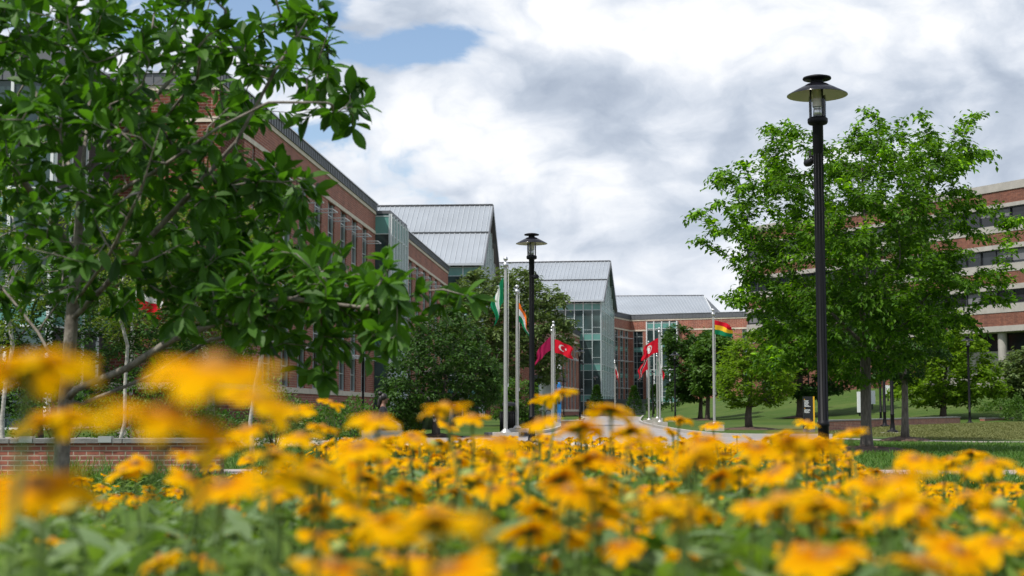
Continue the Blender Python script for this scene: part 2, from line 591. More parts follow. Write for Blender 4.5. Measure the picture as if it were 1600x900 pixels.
class MB:
    """collects shapes; build() links them as one mesh. A frame (x, y, angle) turns and moves what is added."""

    def __init__(self, frame=None):
        self.v, self.f, self.mi, self.sm, self.mats = [], [], [], [], []
        self.fr = frame
        self.cur = 0
        self.smooth = False

    def m(self, name):
        if name not in self.mats:
            self.mats.append(name)
        self.cur = self.mats.index(name)
        return self

    def add(self, vs, fs, smooth=None):
        o = len(self.v)
        if self.fr:
            ox, oy, a = self.fr
            ca, sa = math.cos(a), math.sin(a)
            vs = [(ox + p[0] * ca - p[1] * sa, oy + p[0] * sa + p[1] * ca, p[2]) for p in vs]
        self.v += [tuple(p) for p in vs]
        for q in fs:
            self.f.append([o + i for i in q])
            self.mi.append(self.cur)
            self.sm.append(self.smooth if smooth is None else smooth)

    def box(self, x0, x1, y0, y1, z0, z1):
        self.add([(x0, y0, z0), (x1, y0, z0), (x1, y1, z0), (x0, y1, z0), (x0, y0, z1), (x1, y0, z1), (x1, y1, z1), (x0, y1, z1)],
                 [(0, 3, 2, 1), (4, 5, 6, 7), (0, 1, 5, 4), (1, 2, 6, 5), (2, 3, 7, 6), (3, 0, 4, 7)], False)

    def poly(self, pts):
        self.add(pts, [tuple(range(len(pts)))], False)

    def prism(self, pts, z0, z1):
        k = len(pts)
        self.add([(p[0], p[1], z0) for p in pts] + [(p[0], p[1], z1) for p in pts],
                 [tuple(range(k - 1, -1, -1)), tuple(range(k, 2 * k))] + [(i, (i + 1) % k, k + (i + 1) % k, k + i) for i in range(k)], False)

    def slab(self, pts, th):
        """a thick plate: pts a planar polygon (3D, counter-clockwise seen from its top), thickened downwards"""
        k = len(pts)
        self.add(list(pts) + [(p[0], p[1], p[2] - th) for p in pts],
                 [tuple(range(k)), tuple(range(2 * k - 1, k - 1, -1))] + [(i, k + i, k + (i + 1) % k, (i + 1) % k) for i in range(k)], False)

    def tube(self, pts, rad, ns=8, caps=True, smooth=True):
        pts = [Vector(p) for p in pts]
        if not hasattr(rad, '__len__'):
            rad = [rad] * len(pts)
        vs, fs = [], []
        prev = None
        for i, p in enumerate(pts):
            d = (pts[min(i + 1, len(pts) - 1)] - pts[max(i - 1, 0)])
            d = d.normalized() if d.length > 1e-9 else Vector((0, 0, 1))
            if prev is None:
                a = d.cross(Vector((1, 0, 0)) if abs(d.x) < 0.8 else Vector((0, 1, 0))).normalized()
            else:
                a = (prev - d * prev.dot(d))
                a = a.normalized() if a.length > 1e-6 else d.orthogonal().normalized()
            prev = a
            b = d.cross(a)
            for k in range(ns):
                t = 2 * math.pi * k / ns
                vs.append(p + (a * math.cos(t) + b * math.sin(t)) * rad[i])
        for i in range(len(pts) - 1):
            for k in range(ns):
                k2 = (k + 1) % ns
                fs.append((i * ns + k, i * ns + k2, (i + 1) * ns + k2, (i + 1) * ns + k))
        self.add(vs, fs, smooth)
        if caps:
            o = len(self.v) - len(vs)
            self.f.append([o + k for k in range(ns - 1, -1, -1)])
            self.f.append([o + (len(pts) - 1) * ns + k for k in range(ns)])
            self.mi += [self.cur] * 2
            self.sm += [False] * 2

    def lathe(self, prof, cx=0, cy=0, ns=24, smooth=True):
        vs, fs = [], []
        for r, z in prof:
            for k in range(ns):
                t = 2 * math.pi * k / ns
                vs.append((cx + r * math.cos(t), cy + r * math.sin(t), z))
        for i in range(len(prof) - 1):
            for k in range(ns):
                k2 = (k + 1) % ns
                fs.append((i * ns + k, i * ns + k2, (i + 1) * ns + k2, (i + 1) * ns + k))
        self.add(vs, fs, smooth)

    def build(self, name, parent=None, origin=None, attr=None):
        me = bpy.data.meshes.new(name)
        v = self.v
        if origin is not None:
            v = [(p[0] - origin[0], p[1] - origin[1], p[2] - origin[2]) for p in v]
        me.from_pydata(v, [], self.f)
        for k in self.mats:
            me.materials.append(M[k])
        me.polygons.foreach_set('material_index', self.mi)
        me.polygons.foreach_set('use_smooth', self.sm)
        me.update()
        o = bpy.data.objects.new(name, me)
        COL.objects.link(o)
        if parent is not None:
            o.parent = parent
        elif origin is not None:
            o.location = origin
        return o


def mesh_np(name, V, loops, starts_n, mats, parent=None, mi=None, smooth=False):
    """V Nx3, loops flat ints, starts_n = vertex count per face (int or array)"""
    me = bpy.data.meshes.new(name)
    me.vertices.add(len(V))
    me.vertices.foreach_set('co', np.asarray(V, np.float32).ravel())
    nf = len(loops) // starts_n
    me.loops.add(len(loops))
    me.loops.foreach_set('vertex_index', np.asarray(loops, np.int32))
    me.polygons.add(nf)
    me.polygons.foreach_set('loop_start', np.arange(0, len(loops), starts_n, dtype=np.int32))
    me.polygons.foreach_set('loop_total', np.full(nf, starts_n, np.int32))
    if mi is not None:
        me.polygons.foreach_set('material_index', np.asarray(mi, np.int32))
    me.polygons.foreach_set('use_smooth', np.full(nf, smooth, bool))
    for k in mats:
        me.materials.append(M[k])
    me.update(calc_edges=True)
    o = bpy.data.objects.new(name, me)
    COL.objects.link(o)
    if parent is not None:
        o.parent = parent
    return o


# leaf templates: verts (x along the leaf 0..1, y across, z up), quads
def leaf_tpl(wid, fold=0.25, droop=0.15, n=3, shape=None):
    shape = shape or (lambda t: math.sin(math.pi * min(1, t * 0.96 + 0.02)) ** 0.8)
    vs, fs = [], []
    for i in range(n + 1):
        t = i / n
        w = wid * shape(t) if 0 < i < n else wid * 0.06
        z = -droop * t * t
        vs += [(t, -w / 2, z + fold * w / 2), (t, 0, z), (t, w / 2, z + fold * w / 2)]
    for i in range(n):
        a = i * 3
        fs += [(a, a + 3, a + 4, a + 1), (a + 1, a + 4, a + 5, a + 2)]
    return np.array(vs), np.array(fs)


DIAMOND = (np.array([(0, 0, 0), (0.45, -0.27, 0.09), (1, 0, -0.05), (0.45, 0.27, 0.09)]), np.array([(0, 1, 2, 3)]))


def put_leaves(tpl, pos, dirs, ups, size):
    tv, tf = tpl
    pos, dirs, ups, size = (np.asarray(a, float) for a in (pos, dirs, ups, size))
    d = dirs / (np.linalg.norm(dirs, axis=1, keepdims=True) + 1e-9)
    s = np.cross(ups, d)
    s /= np.linalg.norm(s, axis=1, keepdims=True) + 1e-9
    u = np.cross(d, s)
    B = np.stack([d, s, u], axis=1)                       # N,3,3
    V = np.einsum('kc,ncd->nkd', tv, B) * size[:, None, None] + pos[:, None, :]
    N, K = len(pos), len(tv)
    L = (tf[None] + (np.arange(N) * K)[:, None, None]).reshape(-1)
    return V.reshape(-1, 3), L


# ---------------------------------------------------------------- ground
def sstep(x, a, b):
    t = np.clip((x - a) / (b - a), 0, 1)
    return t * t * (3 - 2 * t)


def terrain(x, y):
    x = np.asarray(x, float)
    y = np.asarray(y, float)
    h = 2.9 * sstep(y, 80, 132) * sstep(x, 15, 36)
    h += 0.30 * sstep(x, 13, 24) * sstep(y, 36, 48) * (1 - sstep(y, 60, 82))
    return h


def ground(p):
    return float(terrain(p[0], p[1]))


def build_ground():
    xs = np.concatenate([[-4000, -1500, -600, -300, -200], np.arange(-150, 0, 5), np.arange(0, 90, 1.5), np.arange(90, 160, 7), [200, 300, 600, 1500, 4000]])
    ys = np.concatenate([[-3000, -800, -200, -60], np.arange(-20, 20, 4), np.arange(20, 140, 1.5), np.arange(140, 330, 10), [400, 600, 1000, 2000, 5000]])
    XX, YY = np.meshgrid(xs, ys)
    Z = terrain(XX, YY)
    V = np.stack([XX, YY, Z], -1).reshape(-1, 3)
    nx = len(xs)
    I, J = np.meshgrid(np.arange(nx - 1), np.arange(len(ys) - 1))
    a = (J * nx + I).ravel()
    L = np.stack([a, a + 1, a + 1 + nx, a + nx], -1).ravel()
    o = mesh_np('lawn_ground', V, L, 4, ['lawn'], smooth=True)
    tag(o, kind='structure')


build_ground()


def gpt(px, Y):
    return (X(px, Y), Y)


def sheet(name, pts, m, z):
    b = MB().m(m)
    b.prism(pts, z - 0.05, z)
    return tag(b.build(name), kind='structure')


# the drive: out of the plaza in the distance, towards us, then along the lawn to the right
drive_r = [(1006, 330), (1006, 210), (1001, 130), (1001, 95), (1019, 72), (1055, 56), (1095, 48), (1150, 44), (1300, 43)]
drive_l = [(1300, 35), (1110, 33.5), (1000, 33), (860, 36), (600, 37), (300, 38), (-200, 40), (-200, 45), (300, 43), (600, 43), (760, 46), (850, 52), (880, 70), (898, 95), (912, 140), (900, 210), (880, 330)]
sheet('drive', [gpt(*p) for p in drive_r + drive_l], 'drive', 0.006)
sheet('footpath', [gpt(1295, 43), gpt(1400, 40), gpt(1520, 38), gpt(1900, 37), gpt(1900, 36.2), gpt(1520, 37.2), gpt(1400, 39), gpt(1295, 41.6)], 'paving', 0.012)
sheet('near_path', [(-14, 20.4), (16, 19.8), (16, 18.6), (-14, 19.2)], 'paving', 0.012)


def kerb(name, line, w=0.16, h=0.12, m='concrete'):
    b = MB().m(m)
    P = [Vector((p[0], p[1], 0)) for p in line]
    L, Rr = [], []
    for i, p in enumerate(P):
        d = (P[min(i + 1, len(P) - 1)] - P[max(i - 1, 0)]).normalized()
        nn = Vector((-d.y, d.x, 0))
        L.append(p + nn * w / 2)
        Rr.append(p - nn * w / 2)
    for i in range(len(P) - 1):
        b.add([(L[i].x, L[i].y, -.05), (Rr[i].x, Rr[i].y, -.05), (Rr[i + 1].x, Rr[i + 1].y, -.05), (L[i + 1].x, L[i + 1].y, -.05),
               (L[i].x, L[i].y, h), (Rr[i].x, Rr[i].y, h), (Rr[i + 1].x, Rr[i + 1].y, h), (L[i + 1].x, L[i + 1].y, h)],
              [(4, 5, 6, 7), (0, 1, 5, 4), (2, 3, 7, 6), (1, 2, 6, 5), (3, 0, 4, 7)])
    return tag(b.build(name), kind='structure')


def subdiv(pts, k=5):
    P = [Vector((p[0], p[1], 0)) for p in pts]
    out = []
    for i in range(len(P) - 1):
        p0, p1, p2, p3 = P[max(i - 1, 0)], P[i], P[i + 1], P[min(i + 2, len(P) - 1)]
        for j in range(k):
            t = j / k
            out.append(0.5 * ((2 * p1) + (p2 - p0) * t + (2 * p0 - 5 * p1 + 4 * p2 - p3) * t * t + (3 * p1 - p0 - 3 * p2 + p3) * t ** 3))
    out.append(P[-1])
    return out


kerb('lawn_kerb', subdiv([gpt(*p) for p in drive_r[1:]]))
kerb('plaza_kerb', subdiv([gpt(*p) for p in [(760, 46), (850, 52), (880, 70), (898, 95), (912, 140), (900, 210)]]))
sheet('flower_bed', [(-1.6, 0.2), (1.6, 0.2), (3.0, 5), (4.4, 9), (4.9, 12.5), (2, 17.5), (-3, 17.2), (-5.2, 12), (-4.6, 9), (-3.2, 5)], 'soil', 0.003)
# ================================================================ buildings
def wf(p0, p1):
    """frame whose local x runs p0 -> p1 along a wall and whose y runs into the building"""
    return (p0[0], p0[1], math.atan2(p1[1] - p0[1], p1[0] - p0[0])), math.hypot(p1[0] - p0[0], p1[1] - p0[1])


def along(fr, s, y=0.0):
    c, d = math.cos(fr[2]), math.sin(fr[2])
    return (fr[0] + s * c - y * d, fr[1] + s * d + y * c)


def brick_front(root, fr, L, H, strips, zb, zt, floors, shade_rows=(), ends=True, depth=14.0, wallmat='brick', fasc=0.65, sw=2.2, base_band=True):
    """a brick front with tall window strips, stone bands, a metal fascia and sun shades"""
    o = tuple(root.location)
    w = MB(fr).m(wallmat)
    ztop = H - fasc - 0.25
    w.box(0, L, 0, 0.45, -1, zb)
    w.box(0, L, 0, 0.45, zt, ztop)
    edges = [0.0]
    for s in strips:
        edges += [s - sw / 2, s + sw / 2]
    edges.append(L)
    for i in range(0, len(edges), 2):
        w.box(edges[i], edges[i + 1], 0, 0.45, zb, zt)
    # brick relief beside each strip (recessed quoins) and low panels between them
    for s in strips:
        for k in range(int((zt - zb) / 0.3)):
            z = zb + 0.15 + k * 0.3
            if k % 2:
                w.box(s + sw / 2 - 0.06, s + sw / 2 + 0.001, 0.002, 0.09, z, z + 0.15)
    w.box(0, L, 0.5, depth, -1, H - 0.5)
    w.build('wall', root, o)
    bands_ = [(-0.03, L + 0.03, -0.07, 0.3, ztop + 0.002, ztop + 0.25), (0, L, -0.05, 0.1, zt + 0.05, zt + 0.30)]
    if base_band:
        bands_.append((0, L, -0.07, 0.1, zb - 0.34, zb - 0.02))
    for q in bands_:
        b = MB(fr).m('stone')
        b.box(*q)
        b.build('stone_band', root, o)
    f = MB(fr).m('fascia')
    f.box(-0.1, L + 0.1, -0.14, 0.5, ztop + 0.254, H - 0.08)
    for k in range(int(L / 0.6)):
        f.box(k * 0.6 + 0.28, k * 0.6 + 0.33, -0.18, -0.13, ztop + 0.254, H - 0.08)
    f.m('lamp_steel')
    f.box(-0.15, L + 0.15, -0.22, 0.55, H - 0.078, H)
    f.build('fascia', root, o)
    for s in strips:
        wd = MB(fr).m('mullion')
        for x in (s - sw / 2, s + sw / 2 - 0.07):
            wd.box(x + 0.001, x + 0.069, 0.10, 0.21, zb, zt)
        wd.box(s - 0.3, s - 0.235, 0.12, 0.19, zb, zt)
        z = zb
        k = 0
        while z < zt - 0.2:
            wd.box(s - sw / 2 + 0.07, s - 0.3, 0.125, 0.19, z + 0.001, z + 0.06)
            wd.box(s - 0.235, s + sw / 2 - 0.07, 0.125, 0.19, z + 0.001, z + 0.06)
            z += 1.15
        for zf in floors:
            wd.m('spandrel')
            wd.box(s - sw / 2 + 0.07, s - 0.3, 0.14, 0.195, zf - 0.45, zf + 0.35)
            wd.box(s - 0.235, s + sw / 2 - 0.07, 0.14, 0.195, zf - 0.45, zf + 0.35)
            wd.m('mullion')
        wo_ = wd.build('window', root, o)
        p = MB(fr).m('strip_glass')
        p.box(s - sw / 2 + 0.03, s + sw / 2 - 0.03, 0.202, 0.24, zb + 0.01, zt - 0.01)
        p.build('pane', wo_)
        bpy.data.objects[wo_.name].children[0].data.transform(Matrix.Translation(-Vector(o)))
    if shade_rows:
        sh = MB().m('shade_metal')
        for x in (-0.85, 0.80):
            sh.box(x, x + 0.05, -1.05, 0.0, -0.03, 0.03)
        sh.box(-0.85, 0.85, -1.10, -1.052, -0.035, 0.035)
        for k in range(5):
            y = -0.98 + k * 0.20
            sh.add([(-0.80, y, -0.05), (0.80, y, -0.05), (0.80, y + 0.10, 0.025), (-0.80, y + 0.10, 0.025),
                    (-0.80, y, -0.062), (0.80, y, -0.062), (0.80, y + 0.10, 0.013), (-0.80, y + 0.10, 0.013)],
                   [(0, 1, 2, 3), (7, 6, 5, 4), (0, 4, 5, 1), (1, 5, 6, 2), (2, 6, 7, 3), (3, 7, 4, 0)])
        first = None
        for s in strips:
            for z in shade_rows:
                if first is None:
                    first = sh.build('sunshade', root)
                    so = first
                else:
                    so = first.copy()
                    COL.objects.link(so)
                    so.parent = root
                q = along(fr, s)
                so.location = (q[0] - o[0], q[1] - o[1], z - o[2])
                so.rotation_euler = (0, 0, fr[2])


def glass_wall(root, fr, L, z0, z1, cols, bands, name='glass_wall', fin=0.10, fw=0.09, y=0.0, band_h=1.0, gm='glass', top=None, mm='mullion', hor=True, seed=1):
    """curtain wall: panes, teal floor bands and mullion grid. top: function s -> height for a gable"""
    o = tuple(root.location)
    rg = random.Random(seed)
    top = top or (lambda s: z1)
    g = MB(fr).m(gm)
    N = 24 if z1 is None else 1
    for i in range(N):
        a, b = L * i / N, L * (i + 1) / N
        g.add([(a, y, z0), (b, y, z0), (b, y, top(b)), (a, y, top(a)), (a, y + .12, z0), (b, y + .12, z0), (b, y + .12, top(b)), (a, y + .12, top(a))],
              [(0, 1, 2, 3), (7, 6, 5, 4), (3, 2, 6, 7)] + ([(4, 0, 3, 7)] if i == 0 else []) + ([(1, 5, 6, 2)] if i == N - 1 else []))
    go = g.build(name, root, o)
    m = MB(fr).m(mm)
    xs = [L * i / cols for i in range(cols + 1)]
    for x in xs:
        x = min(max(x, fw / 2), L - fw / 2)
        m.box(x - fw / 2, x + fw / 2, y - fin, y - 0.004, z0, top(x) - 0.02)
    if hor:
        zs = sorted(set([z0 + 0.05] + [b for b in bands] + [b + band_h for b in bands]))
        for z in zs:
            for i in range(cols):
                if z < min(top(xs[i]), top(xs[i + 1])) - 0.1:
                    m.box(xs[i] + fw / 2, xs[i + 1] - fw / 2, y - 0.06, y - 0.006, z - 0.04, z + 0.04)
        # odd extra transoms
        for i in range(cols):
            for b in bands:
                z = b + band_h + rg.choice([0.6, 1.0, 1.0, 2.4])
                if z < min(top(xs[i]), top(xs[i + 1])) - 0.3:
                    m.box(xs[i] + fw / 2, xs[i + 1] - fw / 2, y - 0.05, y - 0.006, z - 0.03, z + 0.03)
    mo = m.build('mullions', go)
    mo.data.transform(Matrix.Translation(-Vector(o)))
    for b in bands:
        ok = [i for i in range(cols) if b + band_h < min(top(xs[i]), top(xs[i + 1])) - 0.05]
        if ok:
            s = MB(fr).m('spandrel')
            s.box(xs[ok[0]] + 0.01, xs[ok[-1] + 1] - 0.01, y - 0.03, y - 0.003, b + 0.04, b + band_h - 0.04)
            so = s.build('spandrel', go)
            so.data.transform(Matrix.Translation(-Vector(o)))
    return go


def metal_roof(root, fr, Wd, zE, zR, y0, y1, name='roof', over=0.9, step=0.5, rib=0.62):
    """gable roof over local x 0..Wd (eaves at both sides, ridge in the middle), running y0..y1 into the building, two tiers"""
    o = tuple(root.location)
    r = MB(fr)
    half = Wd / 2
    sl = (zR - zE) / half

    def h(x):
        return zR - sl * abs(x - half)

    for side in (0, 1):
        xe = -over if side == 0 else Wd + over
        xm = half * (1 - step) if side == 0 else Wd - half * (1 - step)
        r.m('roof_metal')
        # lower tier sits 0.18 below the upper
        for xa, xb, dz in ((xe, xm, -0.22), (xm - (0.3 if side == 0 else -0.3), half, 0.0)):
            pts = [(xa, y0, h(xa) + dz), (xb, y0, h(xb) + dz), (xb, y1, h(xb) + dz), (xa, y1, h(xa) + dz)]
            if side == 0:
                r.slab(pts[::-1], 0.2) if False else r.slab([pts[1], pts[2], pts[3], pts[0]][::1] if False else [pts[0], pts[1], pts[2], pts[3]], 0.2)
            else:
                r.slab([pts[1], pts[0], pts[3], pts[2]], 0.2)
        r.m('rib_metal')
        k = y0 + 0.3
        while k < y1 and side == 0:
            for xa, xb, dz in ((xe, xm, -0.22), (xm - 0.3, half, 0.0)):
                z1, z2 = h(xa) + dz + 0.003, h(xb) + dz + 0.003
                r.add([(xa, k, z1), (xa, k + .07, z1), (xb, k + .07, z2), (xb, k, z2), (xa, k, z1 + .08), (xa, k + .07, z1 + .08), (xb, k + .07, z2 + .08), (xb, k, z2 + .08)],
                      [(4, 7, 6, 5), (0, 4, 5, 1), (3, 2, 6, 7), (0, 3, 7, 4), (1, 5, 6, 2)])
            k += rib
        r.m('fascia')
        # gutter at the eave
        g0 = (xe - 0.12, xe) if side == 0 else (xe, xe + 0.12)
        r.m('rib_metal')
        r.box(g0[0], g0[1], y0, y1, h(xe) - 0.48, h(xe) - 0.25)
        r.m('dark_metal')
        if side == 0:
            r.box(xm - 0.36, xm - 0.31, y0, y1, h(xm - 0.3) - 0.30, h(xm - 0.3) - 0.03)
    r.m('fascia')
    r.box(half - 0.25, half + 0.25, y0, y1, zR + 0.012, zR + 0.12)
    # verge boards of the gable end
    for side in (0, 1):
        xe = -over if side == 0 else Wd + over
        a, b = (xe, half) if side == 0 else (half, xe)
        za, zb = h(a), h(b)
        q = [(a, y0 - .10, za - .75), (b, y0 - .10, zb - .75), (b, y0 - .10, zb + .05), (a, y0 - .10, za + .05)]
        r.add(q + [(p[0], y0 - 0.004, p[2]) for p in q], [(0, 1, 2, 3), (7, 6, 5, 4), (3, 2, 6, 7), (0, 4, 5, 1), (4, 0, 3, 7), (1, 5, 6, 2)])
    r.build(name, root, o)


# ---- the long brick building on the left
SL = 0.0717


def fa(Y, off=0.0):
    return (-18.7 + off + SL * Y, Y)


A = empty('brick_building', (fa(67)[0], 67, 0), 'long red brick building behind the leafy tree, with white louvred sun shades', 'building', 'campus buildings')
fr, L = wf(fa(67), fa(111))
stripsA = [(y - 67) * 1.0026 for y in (72.4, 76.6, 80.9, 85.1, 89.4, 93.6, 97.9, 102.1, 106.4)]
FL = (4.9, 9.5)
brick_front(A, fr, L, 17.0, stripsA, 2.15, 14.5, FL, (4.55, 9.2, 13.4))
fr2, L2 = wf(fa(120), fa(160))
stripsB = [(y - 120) * 1.0026 for y in (126, 130.5, 135.2, 140.1, 144.8, 149.4, 154.2)]
brick_front(A, fr2, L2, 17.0, stripsB, 2.15, 14.5, FL, (4.55, 9.2, 13.4))
# glass stair bay standing 1 m proud
p0, p1 = fa(111, 0.0), fa(111, 1.15)
q0 = (p0[0] - 0.0, p0[1])
fb, Lb = wf((p0[0] - 0.2, p0[1] + 0.0), (p1[0], p1[1] - 0.085))
glass_wall(A, fb, Lb, 0, 16.2, 1, (5.0, 14.6), 'stair_glass', fin=0.08, band_h=1.4, seed=4)
fb2, Lb2 = wf((p1[0], p1[1] - 0.085), fa(120, 1.15))
glass_wall(A, fb2, Lb2, 0, 16.2, 6, (5.0, 14.6), 'stair_glass', fin=0.16, fw=0.17, band_h=1.4, seed=5, gm='pale_glass', mm='white_frame')
cap = MB(fr).m('fascia')
cap.box(L - 0.02, L + 9.05, -1.2, 3, 16.205, 16.45)
cap.m('concrete')
cap.box(L + 0.1, L + 8.95, -0.95, 13.9, -1, 16.2)
cap.build('stair_core', A, tuple(A.location))
# wing that faces us at the left end
fw_, Lw = wf((fa(67)[0] - 9.0, 67 + 9.0 * SL), fa(67))
brick_front(A, fw_, Lw, 17.0, [2.6, 5.6], 2.15, 14.5, FL, (), depth=6, sw=1.5)
# metal and glass block at the far left
fg, Lg = wf((-46, 62.0), (-19.6, 60.2))
glass_wall(A, fg, Lg, 0, 15.0, 14, (4.4, 9.2, 13.9), 'front_glass', fin=0.10, fw=0.13, band_h=1.1, mm='white_frame', seed=7)
fg2, Lg2 = wf((-19.6, 60.2), (-19.1, 67.6))
glass_wall(A, fg2, Lg2, 0, 15.0, 4, (4.4, 9.2, 13.9), 'front_glass', fin=0.10, fw=0.13, band_h=1.1, mm='white_frame', seed=8)
t = MB(fg).m('dark_metal')
t.box(0, Lg, 0.2, 20, -1, 14.9)
t.m('fascia')
t.box(-0.1, Lg + 0.12, -0.12, 20, 15.004, 16.5)
for k in range(40):
    t.box(k * 0.65, k * 0.65 + 0.06, -0.17, -0.11, 15.004, 16.5)
t.m('lamp_steel')
t.box(-0.2, Lg + 0.2, -0.22, 20, 16.503, 16.6)
t.build('metal_storey', A, tuple(A.location))
# first gabled wing
zE1, zR1 = at(750, 401, 163).z, at(763, 320.5, 174).z
g0 = (X(750, 163), 163.0)
g1 = (g0[0] + SL * 22, 185.0)
f1, L1 = wf(g0, g1)


def gable_wing(root, f, Lw_, zE, zR, bands, back, nm, low=0.0, colsN=6, leftvis=12.0, ncols=8):
    o = tuple(root.location)
    half = Lw_ / 2
    tp = lambda s: zR - 0.5 - (zR - zE) / half * abs(s - half)
    glass_wall(root, f, Lw_, low, None, ncols + 1, bands, nm + '_glass', fin=0.10, fw=0.15, top=tp, gm='pale_glass', mm='white_frame', seed=11)
    a = along(f, 0, leftvis)
    b = along(f, 0, 0)
    fl, Ll = wf(a, b)
    glass_wall(root, fl, Ll, low, zE - 0.55, colsN, bands, nm + '_glass', fin=0.12, fw=0.13, seed=12)
    c = MB(f).m('concrete')
    # inner body keeps light out
    c.box(0.2, Lw_ - 0.2, 0.25, back, -1, zE - 0.6)
    c.add([(0.5, 0.3, zE - 0.6), (Lw_ - 0.5, 0.3, zE - 0.6), (half, 0.3, zR - 1.0), (0.5, back, zE - 0.6), (Lw_ - 0.5, back, zE - 0.6), (half, back, zR - 1.0)],
          [(0, 1, 2), (5, 4, 3), (0, 2, 5, 3), (1, 4, 5, 2), (0, 3, 4, 1)])
    c.build(nm + '_core', root, o)
    metal_roof(root, f, Lw_, zE, zR, -0.5, back, 'gable_roof')


gable_wing(A, f1, L1, zE1, zR1, (2.2, 7.0, 11.7, 16.2), 40, 'gable')

# ---- second building: low brick range and the tall glass gable
Bc = (X(906, 221.2), 221.2)
dB = (0.153, 1.0)
B = empty('gabled_building', (Bc[0], Bc[1], 0), 'tall glass fronted building with a grey metal gable roof beyond the flagpoles', 'building', 'campus buildings')
c0 = (Bc[0] - dB[0] * 52, Bc[1] - 52)
fc, Lc = wf(c0, Bc)
Hc = at(906, 517, 221.2).z
stC = [20 + k * 4.4 for k in range(7)]
brick_front(B, fc, Lc, Hc, stC, 0.9, Hc - 2.3, (4.0, 8.4), (3.9, 8.2), fasc=0.9, depth=18)
fcl, Lcl = wf(along(fc, 0.6, -0.6), along(fc, 14.0, -0.6))
glass_wall(B, fcl, Lcl, 0, at(850, 596, 183).z, 9, (), 'entrance_glass', fin=0.35, fw=0.16, gm='pale_glass', mm='white_frame', seed=14)
q = MB(fc).m('dark_metal')
hz = at(850, 596, 183).z
q.box(0.2, 14.6, -2.4, -0.01, hz + 0.004, hz + 0.5)
q.build('entrance_canopy', B, tuple(B.location))
gB0 = along(fc, Lc, 0)
gB0 = (X(940, 220.6), 220.6)
zE2, zR2 = at(940, 462, 220.6).z, at(951, 407.5, 232).z
gB1 = (gB0[0] + dB[0] * 24, gB0[1] + 24)
f2, LB = wf(gB0, gB1)
gable_wing(B, f2, LB, zE2, zR2, (2.1, 6.9, 11.6, 16.3), 46, 'gable', colsN=9, leftvis=12.5, ncols=7)
# ---- third building: across the end of the street, hip roof
D0, D1 = (X(959, 246.5), 246.5), (X(985, 256), 256.0)
E1 = (60.0, 239.2)
Cb = empty('hip_roofed_building', (D1[0], D1[1], 0), 'red brick building with a grey hip roof closing the end of the street', 'building', 'campus buildings')
fd, Ld = wf(D0, D1)
Hd = at(985, 491.5, 256).z
brick_front(Cb, fd, Ld, Hd, [1.9, 5.0, 8.1], 1.2, Hd - 3.1, (6.9, 11.6), (4.6, 9.4, 13.5), depth=8, fasc=0.95)
fe, Le = wf(D1, E1)
brick_front(Cb, fe, Le, Hd, [1.55, 17.0, 21.5, 26, 30.5, 35], 1.2, Hd - 3.1, (6.9, 11.6), (), depth=22, sw=1.8, fasc=0.95)
fbay, Lbay = wf(along(fe, 3.4, -0.9), along(fe, 9.2, -0.9))
glass_wall(Cb, fbay, Lbay, 0, Hd - 1.4, 4, (2.1, 6.9, 11.6, 15.2), 'bay_glass', fin=0.2, fw=0.2, mm='white_frame', seed=21)
q = MB(fe).m('concrete')
q.box(3.42, 9.18, -0.75, -0.002, 0, Hd - 1.5)
q.build('bay_core', Cb, tuple(Cb.location))
rf = MB().m('roof_metal')
zEv, zRg = at(1060, 494, 259).z, at(1060, 462, 270).z
FRc, BRc, BLc, FLc = Vector((X(1119, 258), 258, zEv)), Vector((X(1146, 282), 282, zEv)), Vector((6, 288, zEv)), Vector((13, 259, zEv))
RR, RL = Vector((X(1102, 270), 270, zRg)), Vector((10, 272, zRg))
rf.add([FLc, FRc, RR, RL], [(0, 1, 2, 3)])
rf.m('fascia').add([FRc, BRc, RR], [(0, 1, 2)])  # right hip slope in darker metal, its shade put into the colour
rf.add([BRc, BLc, RL, RR], [(0, 1, 2, 3)])
rf.add([BLc, FLc, RL], [(0, 1, 2)])
rf.add([FLc, BLc, BRc, FRc], [(0, 1, 2, 3)])
rf.m('rib_metal')
for k in range(44):
    t_ = (k + .5) / 44
    a_, b_ = FLc.lerp(FRc, t_), RL.lerp(RR, t_)
    nrm = (FRc - FLc).cross(RR - FRc).normalized() * 0.09
    rf.tube([a_ + nrm * .4, b_ + nrm * .4], 0.05, 4, smooth=False)
rf.m('white_frame').tube([FRc, RR], 0.09, 5)
rf.m('fascia').tube([RL, RR], 0.16, 5)
rf.build('hip_roof', Cb, tuple(Cb.location))

# ---- right-hand building with ribbon windows, up the bank
Rp0, Rp1 = (48.2 - .558 * 36, 170.0), (48.2 + .558 * 16, 118.0)
Rb = empty('ribbon_window_building', (48.2, 134, ground((48.2, 134))), 'brick and pale concrete office block with long dark ribbon windows on the grassy bank', 'building', 'campus buildings')
fR, LR = wf(Rp0, Rp1)
o = tuple(Rb.location)


def zr(py):
    return at(1600, py, 134).z


